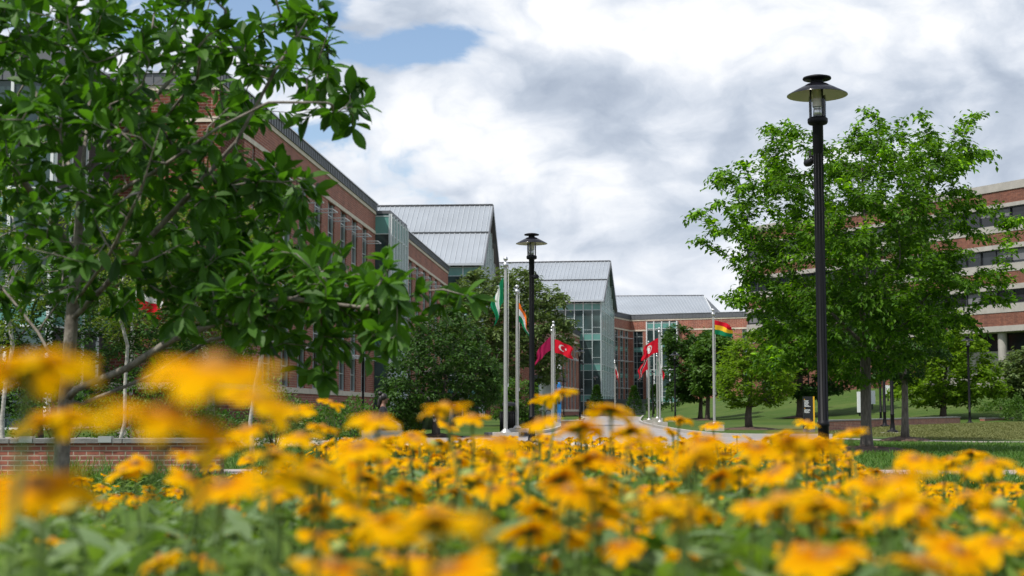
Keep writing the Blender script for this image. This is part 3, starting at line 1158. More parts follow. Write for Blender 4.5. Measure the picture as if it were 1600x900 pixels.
rows = [('coping_band', 'concrete', 281, 293.7, -0.10), ('brick_band', 'old_brick', 293.7, 314, 0), ('concrete_band', 'concrete', 314, 320, -0.05),
        ('win', '', 320, 347.5, 0), ('concrete_band', 'concrete', 347.5, 359, -0.05), ('brick_band', 'old_brick', 359, 378, 0), ('concrete_band', 'concrete', 378, 385.5, -0.05),
        ('win', '', 385.5, 409, 0), ('concrete_band', 'concrete', 409, 421.8, -0.05), ('brick_band', 'old_brick', 421.8, 441.8, 0), ('concrete_band', 'concrete', 441.8, 450, -0.05),
        ('win', '', 450, 472.4, 0), ('concrete_band', 'concrete', 472.4, 486, -0.05), ('brick_band', 'old_brick', 486, 507, 0), ('concrete_band', 'concrete', 507, 516, -0.08)]
for nm, mm, ya, yb, y in rows:
    z1, z0 = zr(ya), zr(yb)
    b = MB(fR)
    if nm == 'win':
        b.m('dark_metal')
        k = 0.0
        while k < LR:
            b.box(k, k + 0.09, 0.12, 0.30, z0 + 0.002, z1 - 0.002)
            k += 1.9
        b.box(0, LR, 0.14, 0.28, z0 + 0.003, z0 + 0.10)
        b.box(0, LR, 0.14, 0.28, z1 - 0.10, z1 - 0.003)
        wd = b.build('ribbon_window', Rb, o)
        p = MB(fR).m('bronze_glass')
        p.box(0, LR, 0.31, 0.36, z0 + 0.01, z1 - 0.01)
        po = p.build('pane', wd)
        po.data.transform(Matrix.Translation(-Vector(o)))
        rgb = random.Random(int(ya))
        k = 0.0
        while k < LR - 2:
            if rgb.random() < 0.4:
                bl = MB(fR).m('sign_grey')
                bl.box(k + 0.12, k + 1.85, 0.295, 0.308, z1 - rgb.uniform(0.4, 1.2), z1 - 0.11)
                bo = bl.build('blind', wd)
                bo.data.transform(Matrix.Translation(-Vector(o)))
            k += 1.9
    else:
        b.m(mm)
        b.box(0, LR, y, 0.5, z0 + (0.002 if y else 0), z1 - (0.002 if y else 0))
        if mm == 'concrete' and nm != 'concrete_band':
            pass
        b.build(nm, Rb, o)
b = MB(fR).m('concrete')
b.box(0.05, LR - 0.05, 0.52, 30, zr(516), zr(283))
b.build('core', Rb, o)
b = MB(fR).m('bronze_glass')
b.box(0.2, LR - .2, 2.6, 30, zr(545), zr(516.2))
b.m('dark_metal')
for k in range(19):
    b.box(k * 3 + 1, k * 3 + 1.12, 2.5, 2.597, zr(545), zr(516.2))
b.build('ground_floor_glass', Rb, o)
b = MB(fR).m('concrete')
b.box(0.1, LR - .1, 2.3, 30.1, -1, zr(545) - 0.003)
b.build('plinth', Rb, o)
for k in range(5):
    b = MB(fR).m('concrete')
    xx, yy = LR - 2.5 - k * 9.5, 0.75
    b.lathe([(0.42, 0), (0.42, zr(516))], xx, yy, 20)
    b.build('column', Rb, o)
b = MB(fR).m('old_brick')
b.box(3, 23.5, -2.2, 2.2, -1, zr(512))
b.box(23.5, 26.0, -1.0, 2.2, -1, zr(512))
b.build('brick_base', Rb, o)
# ================================================================ trees and shrubs
def grow(limbs, tips, rs, step=0.25, up=0.35, wob=0.05, low=0.7):
    """limbs: list of polylines (list of points), the first starts at the ground; tips: Nx3.
    Every tip is joined to the nearest fitting point of what has grown so far. Returns node array, parent list, tip paths."""
    P, par = [], []

    def push(pts, p0):
        last = p0
        ids = []
        for q in pts:
            P.append(np.array(q, float))
            par.append(last)
            last = len(P) - 1
            ids.append(last)
        return ids

    def resample(pts):
        pts = [np.array(p, float) for p in pts]
        out = [pts[0]]
        for a, b in zip(pts[:-1], pts[1:]):
            k = max(1, int(np.linalg.norm(b - a) / step))
            for i in range(1, k + 1):
                out.append(a + (b - a) * i / k)
        return out

    limb_paths = []
    for i, lb in enumerate(limbs):
        pts = resample(lb)
        if i == 0:
            limb_paths.append(push(pts, -1))
        else:
            A = np.array(P)
            j = int(np.argmin(np.linalg.norm(A - pts[0], axis=1)))
            limb_paths.append([j] + push(pts[1:], j))
    root = P[0]
    tips = np.asarray(tips, float)
    base = np.array(P)
    dist = np.array([np.min(np.linalg.norm(base - t, axis=1)) for t in tips])
    paths = list(limb_paths)
    twigs = []
    for ti in np.argsort(dist):
        t = tips[ti]
        A = np.array(P)
        d = np.linalg.norm(A - t, axis=1)
        cost = d + low * np.maximum(0, A[:, 2] - (t[2] - 0.25 * d)) + 0.5 * (A[:, 2] < root[2] + 0.25 * 0)
        cost[: max(1, len(limb_paths[0]) // 3)] += 3.0
        j = int(np.argmin(cost))
        a = A[j]
        pj = par[j] if par[j] >= 0 else j
        tan = a - A[pj]
        nn = np.linalg.norm(tan)
        tan = tan / nn if nn > 1e-6 else np.array([0, 0, 1.0])
        L = np.linalg.norm(t - a)
        if L < 1e-3:
            continue
        c = a + (tan * 0.45 + (t - a) / L * 0.35 + np.array([0, 0, up])) * L * 0.42
        k = max(2, int(L / step))
        pts = []
        for i in range(1, k + 1):
            s = i / k
            q = (1 - s) ** 2 * a + 2 * s * (1 - s) * c + s * s * t
            if i < k:
                q = q + rs.normal(0, wob * step, 3)
            pts.append(q)
        ids = push(pts, j)
        paths.append([j] + ids)
        twigs.append([j] + ids)
    return np.array(P), par, paths, twigs


def branch_mesh(name, P, par, paths, r_trunk, r_tip, m, parent, ns=6, flare=1.5, rmin_ns=0.02, extra=()):
    N = len(P)
    cnt = np.zeros(N)
    kids = np.zeros(N, int)
    for p in par:
        if p >= 0:
            kids[p] += 1
    for i in range(N - 1, -1, -1):
        if kids[i] == 0:
            cnt[i] = 1
        if par[i] >= 0:
            cnt[par[i]] += cnt[i]
    pw = math.log(r_trunk / r_tip) / math.log(max(2, cnt[0]))
    rad = r_tip * np.maximum(cnt, 1) ** pw
    b = MB().m(m)
    for k, path in enumerate(paths):
        if len(path) < 2:
            continue
        r = [rad[i] for i in path]
        r[0] = min(r[0], r[1] * 1.15)
        pts = [P[i] for i in path]
        if k == 0:
            for q in range(min(3, len(r))):
                r[q] *= 1 + (flare - 1) * (1 - q / 3) ** 2
        if k > 0:
            r[-1] *= 0.6
        b.tube(pts, r, (10 if k == 0 else ns) if r[0] > rmin_ns else 4, caps=True)
    for ln in extra:
        b.tube(ln, [r_tip * .7, r_tip * .6, r_tip * .5, r_tip * .3], 3, caps=False)
    return b.build(name, parent), rad


def outline_tips(poly, Yc, depth, nshell, ninner, rs, cx=None, edge=0.0):
    """points filling a crown whose outline, seen along the street, is poly (photograph pixels at distance Yc); depth = half depth"""
    poly = np.array(poly, float)
    xs, ys = poly[:, 0], poly[:, 1]

    def inside(x, y):
        c = False
        j = len(poly) - 1
        for i in range(len(poly)):
            if (ys[i] > y) != (ys[j] > y) and x < (xs[j] - xs[i]) * (y - ys[i]) / (ys[j] - ys[i]) + xs[i]:
                c = not c
            j = i
        return c

    mx, my = xs.mean(), ys.mean()
    out = []
    while len(out) < ninner:
        x, y = rs.uniform(xs.min(), xs.max()), rs.uniform(ys.min(), ys.max())
        if not inside(x, y):
            continue
        # how close to the middle: deeper there
        e = 1.0
        for s in np.linspace(1, 2.6, 17):
            if not inside(mx + (x - mx) * s, my + (y - my) * s):
                e = s
                break
        else:
            e = 2.6
        q = math.sqrt(max(0.0, 1 - 1 / (e * e)))
        d = rs.uniform(-1, 1)
        d = math.copysign(abs(d) ** 0.6, d) * depth * max(0.12, q)
        v = at(x, y, Yc)
        out.append((v.x, Yc + d, v.z + 0 * d))
    k = len(poly)
    for i in range(nshell):
        a = rs.randint(k)
        t = rs.rand()
        p = poly[a] * (1 - t) + poly[(a + 1) % k] * t
        v = at(p[0], p[1], Yc)
        out.append((v.x, Yc + rs.uniform(-.3, .3) * depth * 0.5, v.z))
    return np.array(out)


def twig_leaves(P, twigs, rs, per, last, size, spread=0.6, hang=0.3, upn=0.6, jit=0.04, szvar=0.3):
    """leaves in two ranks along the last part of every twig"""
    pos, dr, up, sz = [], [], [], []
    for tw in twigs:
        pts = P[tw]
        seg = np.linalg.norm(np.diff(pts, axis=0), axis=1)
        cum = np.concatenate([[0], np.cumsum(seg)])
        Lg = cum[-1]
        n = max(3, int(per * min(Lg, last)))
        s0 = max(0, Lg - last)
        for i in range(n):
            s = s0 + (Lg - s0) * (i + rs.rand()) / n
            j = min(np.searchsorted(cum, s, 'right') - 1, len(seg) - 1)
            f = (s - cum[j]) / max(seg[j], 1e-6)
            p = pts[j] + (pts[j + 1] - pts[j]) * f
            tan = (pts[j + 1] - pts[j]) / max(seg[j], 1e-6)
            side = np.cross(tan, [0, 0, 1.0])
            ns_ = np.linalg.norm(side)
            side = side / ns_ if ns_ > 1e-3 else np.array([1.0, 0, 0])
            sg = 1 if i % 2 else -1
            d = tan * 0.55 + side * sg * spread + np.array([0, 0, -hang]) + rs.normal(0, 0.28, 3)
            pos.append(p + rs.normal(0, jit, 3))
            dr.append(d)
            up.append(np.array([0, 0, upn]) + rs.normal(0, 0.45, 3))
            sz.append(size * (1 + rs.uniform(-szvar, szvar)))
    return pos, dr, up, sz


DENS = 2.0


def sprays(P, twigs, rs, reach, gap, length, droop=0.35):
    """side shoots left and right along the outer part of every bough, lying nearly flat and arching over"""
    pts_all, out, lines = [P], [], []
    nbase = len(P)
    for tw in twigs:
        pts = P[tw]
        seg = np.linalg.norm(np.diff(pts, axis=0), axis=1)
        cum = np.concatenate([[0], np.cumsum(seg)])
        Lg = cum[-1]
        s = max(0.0, Lg - reach)
        k = rs.randint(2)
        while s < Lg:
            j = min(np.searchsorted(cum, s, 'right') - 1, len(seg) - 1)
            f = (s - cum[j]) / max(seg[j], 1e-6)
            p = pts[j] + (pts[j + 1] - pts[j]) * f
            tan = (pts[j + 1] - pts[j]) / max(seg[j], 1e-6)
            side = np.cross(tan, [0, 0, 1.0])
            q = np.linalg.norm(side)
            side = side / q if q > .15 else np.array([math.cos(s * 40), math.sin(s * 40), 0])
            sg = 1 if k % 2 else -1
            k += 1
            d = tan * .6 + side * sg * rs.uniform(.5, 1.0) + np.array([0, 0, rs.uniform(-.05, .3)])
            d /= np.linalg.norm(d)
            ln = length * rs.uniform(.55, 1.15) * (1.0 - .45 * (s - (Lg - reach)) / max(reach, 1e-6))
            line = [p + d * ln * t - np.array([0, 0, 1]) * droop * ln * t * t for t in (0, .33, .66, 1.0)]
            pts_all.append(np.array(line))
            out.append([nbase, nbase + 1, nbase + 2, nbase + 3])
            lines.append(line)
            nbase += 4
            s += gap * rs.uniform(.7, 1.3)
    return np.concatenate(pts_all), out, lines


def tree(name, base, trunk_pts, poly, Yc, depth, nt, leaf, leaf_m, bark, label, cat='tree', group=None, seed=1, r_trunk=0.1, per=22, last=0.6,
         tpl=DIAMOND, nshell=0, limbs=(), step=0.3, up=0.35, hang=0.3, r_tip=0.006, extra_tips=(), spread=0.75, upn=1.1, jit=0.05, mulch=0.0, crown='crown', lit_m=None,
         spray=None, thin=True):
    """spray = (reach of the leafy part of a bough, gap between its side shoots, their length)"""
    rs = np.random.RandomState(seed)
    root = empty(name, base, label, cat, group)
    if spray is None:
        spray = (last * 1.6, last * 0.30, last * 0.75)
    nt = int(nt * 0.55)
    tips = outline_tips(poly, Yc, depth, nshell, nt, rs)
    if len(extra_tips):
        tips = np.concatenate([tips, np.array(extra_tips)])
    P, par, paths, twigs = grow([trunk_pts] + list(limbs), tips, rs, step, up)
    b = np.array(base)
    P = P - b
    P2, tw2, lines = sprays(P, twigs, rs, *spray)
    branch_mesh('trunk', P, par, paths, r_trunk, r_tip, bark, root, extra=lines if thin else ())
    alltw = tw2 + twigs
    pos, dr, upv, sz = twig_leaves(P2, alltw, rs, per * DENS, spray[2] * 1.2, leaf, spread, hang, upn, jit)
    V, L = put_leaves(tpl, pos, dr, upv, sz)
    mesh_np(crown, V, L, tpl[1].shape[1], [leaf_m], root)
    if lit_m:
        # pale leaves at the ends of the outer shoots, sunlit glow put into colour
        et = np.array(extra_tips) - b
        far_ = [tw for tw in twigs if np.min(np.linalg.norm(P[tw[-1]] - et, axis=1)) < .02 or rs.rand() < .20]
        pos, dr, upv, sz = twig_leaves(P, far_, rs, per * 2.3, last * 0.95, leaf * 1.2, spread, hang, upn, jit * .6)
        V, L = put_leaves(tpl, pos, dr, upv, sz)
        mesh_np('lit_sprays', V, L, tpl[1].shape[1], [lit_m], root)
    if mulch:
        m = MB().m('mulch')
        prof = [(mulch, -0.02), (mulch * 0.9, 0.03), (mulch * 0.6, 0.075), (mulch * 0.3, 0.10), (0.02, 0.115)]
        m.lathe(prof, 0, 0, 28)
        rr = random.Random(seed)
        m.v = [(x * (1 + .12 * rr.uniform(-1, 1)), y * (1 + .12 * rr.uniform(-1, 1)), z * (1 + .3 * rr.uniform(-1, 1))) for x, y, z in m.v]
        m.build('mulch_ring', root)
    return root


def on_ground(px, Y):
    x = X(px, Y)
    return (x, Y, ground((x, Y)))


LEAF2 = leaf_tpl(0.52, 0.3, 0.25, 2, lambda t: 1.0)

# ---- the elm-like tree beside the tall lamp
YM = 29.0
b0 = on_ground(1353, YM)
tp = [b0, at(1353, 640, YM), at(1352, 560, YM), at(1350, 490, YM)]
limbs = [[at(1350, 490, YM), at(1335, 430, YM - .3), at(1300, 350, YM - .7), at(1265, 275, YM - 1.0)],
         [at(1350, 490, YM), at(1356, 420, YM + .2), at(1350, 330, YM + .3), at(1345, 235, YM + .2)],
         [at(1351, 520, YM), at(1385, 440, YM + .1), at(1420, 350, YM - .1), at(1450, 260, YM - .2)],
         [at(1351, 540, YM), at(1290, 480, YM), at(1220, 410, YM + .3)],
         [at(1352, 560, YM), at(1420, 500, YM - .4), at(1480, 420, YM - .7)],
         [at(1352, 540, YM), at(1345, 480, YM - 1.0), at(1340, 400, YM - 1.8)],
         [at(1352, 540, YM), at(1360, 480, YM + 1.0), at(1370, 400, YM + 1.8)]]
polyM = [(1200, 215), (1225, 205), (1262, 240), (1300, 248), (1318, 232), (1345, 190), (1370, 215), (1398, 196), (1430, 212), (1490, 205), (1500, 260), (1470, 325), (1460, 380), (1490, 395),
         (1470, 440), (1500, 475), (1470, 540), (1430, 570), (1400, 560), (1370, 590), (1320, 600), (1270, 560), (1220, 590), (1180, 560), (1200, 500), (1165, 470), (1190, 440), (1140, 400), (1140, 345), (1185, 330), (1160, 295), (1215, 280)]
ex = []
rsx = np.random.RandomState(5)
for px, py in [(1200, 205), (1215, 197), (1240, 215), (1345, 183), (1355, 200), (1335, 210), (1395, 196), (1405, 192), (1420, 205), (1455, 215), (1485, 200), (1505, 196), (1525, 238), (1543, 240), (1500, 262),
               (1112, 280), (1130, 272), (1160, 262), (1190, 262), (1094, 322), (1110, 330), (1150, 330), (1098, 335), (1108, 370), (1130, 355), (1150, 300), (1170, 292), (1140, 455), (1160, 452), (1150, 475), (1180, 420), (1150, 400),
               (1598, 352), (1575, 356), (1550, 372), (1535, 330), (1520, 345), (1565, 435), (1545, 420), (1525, 440), (1560, 470), (1530, 470), (1505, 312), (1525, 318), (1510, 520), (1450, 492), (1470, 500), (1430, 500)]:
    for k in range(2):
        q = at(px + rsx.uniform(-8, 8), py + rsx.uniform(-6, 6), YM)
        ex.append((q.x, YM + rsx.uniform(-1.2, 1.2), q.z))
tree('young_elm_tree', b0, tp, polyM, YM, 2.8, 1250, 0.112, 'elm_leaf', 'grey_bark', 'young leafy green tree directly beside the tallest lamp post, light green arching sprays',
     seed=3, r_trunk=0.105, per=24, last=0.62, tpl=LEAF2, limbs=limbs, step=0.2, up=0.18, hang=0.22, spray=(1.25, 0.13, 0.52), extra_tips=ex, lit_m='elm_lit_leaf', mulch=1.0, spread=0.75, r_tip=0.004)
# ---- its neighbour behind, on the right
YN = 39.0
b0 = on_ground(1413, YN)
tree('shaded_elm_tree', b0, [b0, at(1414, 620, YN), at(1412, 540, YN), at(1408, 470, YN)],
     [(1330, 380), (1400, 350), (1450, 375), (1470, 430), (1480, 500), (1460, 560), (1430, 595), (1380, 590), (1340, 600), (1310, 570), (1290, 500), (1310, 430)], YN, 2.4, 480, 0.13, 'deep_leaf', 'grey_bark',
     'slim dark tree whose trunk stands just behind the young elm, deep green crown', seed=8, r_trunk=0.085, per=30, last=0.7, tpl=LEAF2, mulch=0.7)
# ---- light green tree by the lamp on the bank
YB = 92.0
b0 = on_ground(1473, YB)
tree('golden_green_tree', b0, [b0, at(1474, 640, YB), at(1474, 615, YB)],
     [(1400, 570), (1395, 620), (1425, 632), (1480, 628), (1530, 632), (1560, 620), (1575, 600), (1545, 570), (1530, 535), (1515, 505), (1490, 480), (1465, 500), (1440, 520), (1420, 545)], YB, 3.1, 560, 0.29, 'lime_leaf', 'brown_bark',
     'yellow green low branched tree next to the lamp on the grassy bank', seed=12, r_trunk=0.16, per=17, last=1.1, limbs=[[at(1474, 618, YB), at(1445, 605, YB), at(1420, 590, YB - .5)], [at(1474, 622, YB), at(1500, 605, YB), at(1535, 585, YB + .5)], [at(1474, 615, YB), at(1480, 560, YB), at(1485, 510, YB)]],
     up=0.1, hang=0.12, step=0.35, jit=0.1, r_tip=0.012)
YS = 100.0
b0 = on_ground(1592, YS)
tree('white_flowering_tree', b0, [b0, at(1592, 615, YS), at(1594, 600, YS)],
     [(1562, 590), (1568, 565), (1590, 545), (1620, 548), (1650, 570), (1650, 610), (1620, 628), (1585, 622), (1566, 612)], YS, 2.3, 420, 0.30, 'silver_leaf', 'brown_bark',
     'low dark tree with pale leaf tips below the columned office block', seed=15, r_trunk=0.15, per=15, last=1.1, jit=0.12, up=0.2, r_tip=0.012)
# ---- trees on the lawn
Y1 = 61.0
b0 = on_ground(1170, Y1)
tree('small_lime_tree', b0, [b0, at(1169, 650, Y1), at(1172, 620, Y1), at(1174, 560, Y1)],
     [(1118, 600), (1122, 570), (1135, 545), (1150, 528), (1172, 514), (1195, 528), (1215, 548), (1238, 560), (1242, 590), (1236, 618), (1215, 632), (1180, 628), (1150, 636), (1122, 622)], Y1, 1.7, 520, 0.17, 'lime_leaf', 'brown_bark',
     'small yellow green tree alone in a mulch ring on the lawn', seed=21, r_trunk=0.12, per=18, last=0.8, limbs=[[at(1171, 640, Y1), at(1150, 625, Y1), at(1132, 610, Y1 - .3)], [at(1171, 640, Y1), at(1192, 626, Y1), at(1220, 612, Y1 + .3)]],
     up=0.1, hang=0.1, step=0.3, jit=0.06, mulch=1.25, r_tip=0.009)
for px, Y2, poly, sd_, lm, lab in [
    (1094, 122, [(1040, 560), (1034, 530), (1050, 508), (1070, 512), (1090, 520), (1130, 505), (1148, 540), (1140, 590), (1110, 622), (1070, 626), (1040, 610)], 31, 'dark_leaf', 'dark green round tree standing left of the yellow green tree, slightly farther'),
    (1105, 113, [(1078, 560), (1090, 535), (1115, 520), (1140, 540), (1142, 580), (1125, 610), (1092, 612)], 33, 'shrub_leaf', 'mid green tree touching the dark round tree, its trunk nearer the drive')]:
    b0 = on_ground(px, Y2)
    tree('lawn_tree', b0, [b0, at(px + 1, 630, Y2), at(px + 2, 585, Y2)], poly, Y2, 3.3, 520, 0.34, lm, 'brown_bark', lab, seed=sd_, r_trunk=0.17, per=15, last=1.1, jit=0.12, up=0.2, r_tip=0.012, group='trees on the lawn', mulch=1.0)
Y3 = 104.0
b0 = on_ground(1250, Y3)
tree('tall_shade_tree', b0, [b0, at(1250, 620, Y3), at(1250, 560, Y3), at(1252, 500, Y3)],
     [(1190, 500), (1200, 465), (1230, 445), (1270, 435), (1320, 450), (1350, 500), (1345, 560), (1320, 605), (1280, 620), (1240, 622), (1200, 612), (1185, 560)], Y3, 4.2, 850, 0.31, 'deep_leaf', 'brown_bark',
     'tall dark shade tree behind the black and yellow map sign', seed=41, r_trunk=0.24, per=14, last=1.4, jit=0.14, up=0.2, r_tip=0.012, group='trees on the lawn', mulch=1.3)
# ---- pair in the middle
Y4 = 44.0
b0 = on_ground(682, Y4)
tree('dark_maple_tree', b0, [b0, at(681, 665, Y4), at(682, 648, Y4)],
     [(600, 640), (598, 600), (612, 560), (625, 520), (660, 490), (700, 478), (745, 500), (775, 540), (790, 590), (786, 625), (750, 640), (710, 632), (670, 636), (630, 650), (608, 668)], Y4, 1.9, 760, 0.125, 'dark_leaf', 'grey_bark',
     'dark dense tree with a forked trunk left of the two nearest flagpoles', seed=51, r_trunk=0.10, per=26, last=0.7, limbs=[[at(682, 648, Y4), at(668, 625, Y4), at(640, 590, Y4)], [at(682, 648, Y4), at(692, 620, Y4), at(700, 560, Y4)], [at(683, 640, Y4), at(715, 610, Y4), at(750, 580, Y4)]],
     up=0.15, hang=0.2, step=0.25, jit=0.05, r_tip=0.006, mulch=0.8, tpl=LEAF2)
Y5 = 74.0
b0 = on_ground(706, Y5)
tree('tall_silver_tree', b0, [b0, at(707, 640, Y5), at(750, 590, Y5), at(785, 540, Y5), at(800, 490, Y5)],
     [(690, 500), (700, 445), (735, 415), (770, 424), (800, 416), (830, 424), (862, 440), (888, 468), (895, 500), (892, 550), (874, 580), (852, 612), (840, 560), (800, 600), (770, 630), (735, 600), (700, 560)], Y5, 3.4, 1100, 0.215, 'silver_leaf', 'grey_bark',
     'tall pale leaved tree behind the two nearest flagpoles', seed=55, r_trunk=0.16, per=17, last=1.15, up=0.2, hang=0.15, step=0.3, jit=0.08, r_tip=0.008)
b0 = on_ground(800, 66)
tree('light_shrub_tree', b0, [b0, at(800, 650, 66), at(805, 630, 66)], [(770, 650), (775, 610), (800, 590), (830, 598), (846, 620), (840, 650), (805, 655)], 66, 1.3, 200, 0.16, 'shrub_leaf', 'brown_bark',
     'bright green bushy tree low behind the second flagpole', seed=58, r_trunk=0.06, per=18, last=0.6, jit=0.06)
# ---- planting behind the brick wall on the left
for px, Yb, top, poly, sd_, lab in [
    (14, 23.0, 330, [(-60, 300), (10, 250), (60, 320), (70, 420), (50, 520), (-20, 540), (-60, 450)], 61, 'thin pale birch at the frame edge behind the brick wall'),
    (402, 24.5, 300, [(300, 300), (350, 260), (420, 280), (470, 360), (480, 440), (430, 500), (360, 500), (310, 430)], 63, 'thin pale birch at the end of the brick wall'),
    (190, 27.0, 330, [(110, 320), (180, 280), (260, 320), (270, 420), (220, 520), (140, 500)], 65, 'thin pale birch behind the middle of the brick wall')]:
    b0 = on_ground(px - 6, Yb)
    wb = [random.Random(sd_ * 7 + q_).uniform(-11, 11) for q_ in range(6)]
    tree('birch_tree', b0, [b0, at(px - 4 + wb[0], 660, Yb), at(px + wb[1], 600, Yb), at(px + wb[2] + 4, 540, Yb), at(px + wb[3], 470, Yb), at(px + 6 + wb[4], 400, Yb), at(px + 2 + wb[5], top, Yb)], poly, Yb, 1.2, 130, 0.085, 'locust_leaf', 'pale_bark', lab, group='birches behind the wall', seed=sd_, r_trunk=0.032, per=24, last=0.6, up=0.1, hang=0.4, r_tip=0.004, thin=False)
b0 = on_ground(330, 44)
tree('honey_locust_tree', b0, [b0, at(330, 600, 44), at(310, 500, 44), at(290, 420, 44)], [(120, 420), (170, 330), (240, 300), (310, 310), (370, 345), (420, 360), (440, 430), (430, 520), (380, 560), (250, 570), (150, 540)], 44, 2.6, 560, 0.13, 'locust_leaf', 'pale_bark',
     'feathery yellow green tree between the brick building and the near leafy tree', seed=67, r_trunk=0.11, per=24, last=0.8, jit=0.08, r_tip=0.006)
b0 = on_ground(60, 40)
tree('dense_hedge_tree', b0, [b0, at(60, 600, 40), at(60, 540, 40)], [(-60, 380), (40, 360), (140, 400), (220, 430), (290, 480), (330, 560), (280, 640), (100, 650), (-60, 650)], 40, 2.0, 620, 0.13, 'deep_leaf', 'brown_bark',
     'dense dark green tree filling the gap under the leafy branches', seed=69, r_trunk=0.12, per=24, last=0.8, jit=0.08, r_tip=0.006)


def shrub(name, px, Y, w, h, leaf, m, label, seed, n=900, group=None, stems=9, tpl=DIAMOND, cat='shrub'):
    rs = np.random.RandomState(seed)
    b0 = on_ground(px, Y)
    root = empty(name, b0, label, cat, group)
    st = MB().m('brown_bark')
    for k in range(stems):
        a = rs.uniform(0, 6.28)
        r = rs.uniform(.3, .8) * w / 2
        q = Vector((math.cos(a) * r, math.sin(a) * r, h * rs.uniform(.5, .85)))
        st.tube([(q.x * .1, q.y * .1, -0.02), (q.x * .5, q.y * .5, q.z * .6), q], [0.014, 0.010, 0.004], 5)
    st.build('stems', root)
    u = rs.normal(0, 1, (n, 3))
    u /= np.linalg.norm(u, axis=1, keepdims=True)
    u[:, 2] = np.abs(u[:, 2]) * 1.0
    lump = 1 + 0.16 * np.sin(u[:, 0] * 5 + seed) * np.cos(u[:, 1] * 6 + seed * 2) + 0.1 * np.sin(u[:, 2] * 9 + u[:, 0] * 7)
    r = rs.uniform(.35, 1, n) ** 0.4 * lump
    pos = u * r[:, None] * np.array([w / 2, w / 2, h * 0.95]) + np.array([0, 0, 0.05 * h])
    V, L = put_leaves(tpl, pos, u + rs.normal(0, .6, (n, 3)), u * .4 + rs.normal(0, .5, (n, 3)) + np.array([0, 0, .6]), leaf * rs.uniform(.7, 1.3, n))
    mesh_np('foliage', V, L, tpl[1].shape[1], [m], root)
    return root


for i, (px, Y, w, h, lf, m, lab) in enumerate([
    (470, 40, 2.3, 1.05, 0.10, 'shrub_leaf', 'low green shrub at the foot of the brick building, leftmost of the hedge'),
    (520, 37, 2.2, 0.95, 0.10, 'shrub_leaf', 'rounded green shrub left of the seated person'),
    (556, 41, 2.0, 1.15, 0.10, 'shrub_leaf', 'glossy green shrub around the thin dark lamp post'),
    (625, 44, 1.2, 1.10, 0.10, 'shrub_leaf', 'dark green shrub just right of the seated person'),
    (350, 33, 2.2, 0.8, 0.08, 'dark_leaf', 'low dark shrub beyond the end of the brick wall'),
    (300, 30, 1.8, 1.2, 0.08, 'shrub_leaf', 'airy shrub with thin stems behind the brick wall'),
    (230, 29, 2.0, 1.5, 0.08, 'shrub_leaf', 'tall loose shrub behind the middle of the brick wall'),
    (100, 30, 2.6, 1.6, 0.09, 'dark_leaf', 'tall dark shrub behind the left part of the brick wall'),
    (430, 31, 1.7, 1.5, 0.08, 'silver_leaf', 'pale green airy shrub in front of the brick base')]):
    shrub('garden_shrub', px, Y, w, h, lf, m, lab, 100 + i, n=1500, group='shrubs around the brick wall')
for i, (px, Y, w, h, lab) in enumerate([(1592, 88, 1.9, 1.5, 'round clipped green bush at the foot of the bank, below the low tree'), (1566, 97, 3.2, 0.8, 'spreading low bush on the bank beside the round clipped bush')]):
    shrub('bank_bush', px, Y, w, h, 0.15, 'shrub_leaf', lab, 130 + i, n=1400, group='bushes on the bank')
for i, (px, Y, lab) in enumerate([(932, 178, 'small dark conifer at the left end of the grey retaining wall'), (991, 185, 'small cone shaped conifer at the right end of the grey retaining wall'), (1022, 190, 'small conifer between the distant lamp posts'), (1050, 190, 'small conifer below the dark round tree, next to the glass bay')]):
    rs = np.random.RandomState(140 + i)
    b0 = on_ground(px, Y)
    root = empty('conifer', b0, lab, 'conifer', 'small conifers')
    t_ = MB().m('brown_bark')
    t_.tube([(0, 0, -.1), (0, 0, 3.4)], [0.1, 0.02], 6)
    t_.build('trunk', root)
    nn = 900
    zc = rs.rand(nn) ** 0.8
    a = rs.uniform(0, 6.28, nn)
    rr = (1 - zc) * 1.25 * rs.uniform(.5, 1.05, nn) + .05
    pos = np.stack([np.cos(a) * rr, np.sin(a) * rr, .3 + zc * 3.5], 1)
    V, L = put_leaves(DIAMOND, pos, np.stack([np.cos(a), np.sin(a), np.full(nn, .5)], 1) + rs.normal(0, .3, (nn, 3)), np.tile([0, 0, 1.0], (nn, 1)) + rs.normal(0, .3, (nn, 3)), rs.uniform(.25, .45, nn))
    mesh_np('crown', V, L, 4, ['deep_leaf'], root)


def blades(pos, h, rs, wid=0.012, lean=0.5, bend=0.5):
    """curved grass blades: three-quad strips"""
    N = len(pos)
    a = rs.uniform(0, 6.28, N)
    ln = rs.uniform(.1, 1, N) * lean
    d = np.stack([np.cos(a) * ln, np.sin(a) * ln, np.ones(N)], 1)
    s = np.stack([-np.sin(a), np.cos(a), np.zeros(N)], 1)
    V = []
    for t, w in ((0, 1), (.4, .9), (.75, .6), (1, .05)):
        c = pos + d * (h * t)[:, None] + np.stack([np.cos(a), np.sin(a), -0.5 * np.ones(N)], 1) * (h * bend * rs.uniform(.3, 1.2, N) * t * t * .7)[:, None]
        ww = (wid * w / 2)
        ww = ww if np.ndim(ww) else np.full(N, ww)
        V += [c - s * ww[:, None], c + s * ww[:, None]]
    V = np.stack(V, 1)
    tf = np.array([(0, 1, 3, 2), (2, 3, 5, 4), (4, 5, 7, 6)])
    L = (tf[None] + (np.arange(N) * 8)[:, None, None]).reshape(-1)
    return V.reshape(-1, 3), L


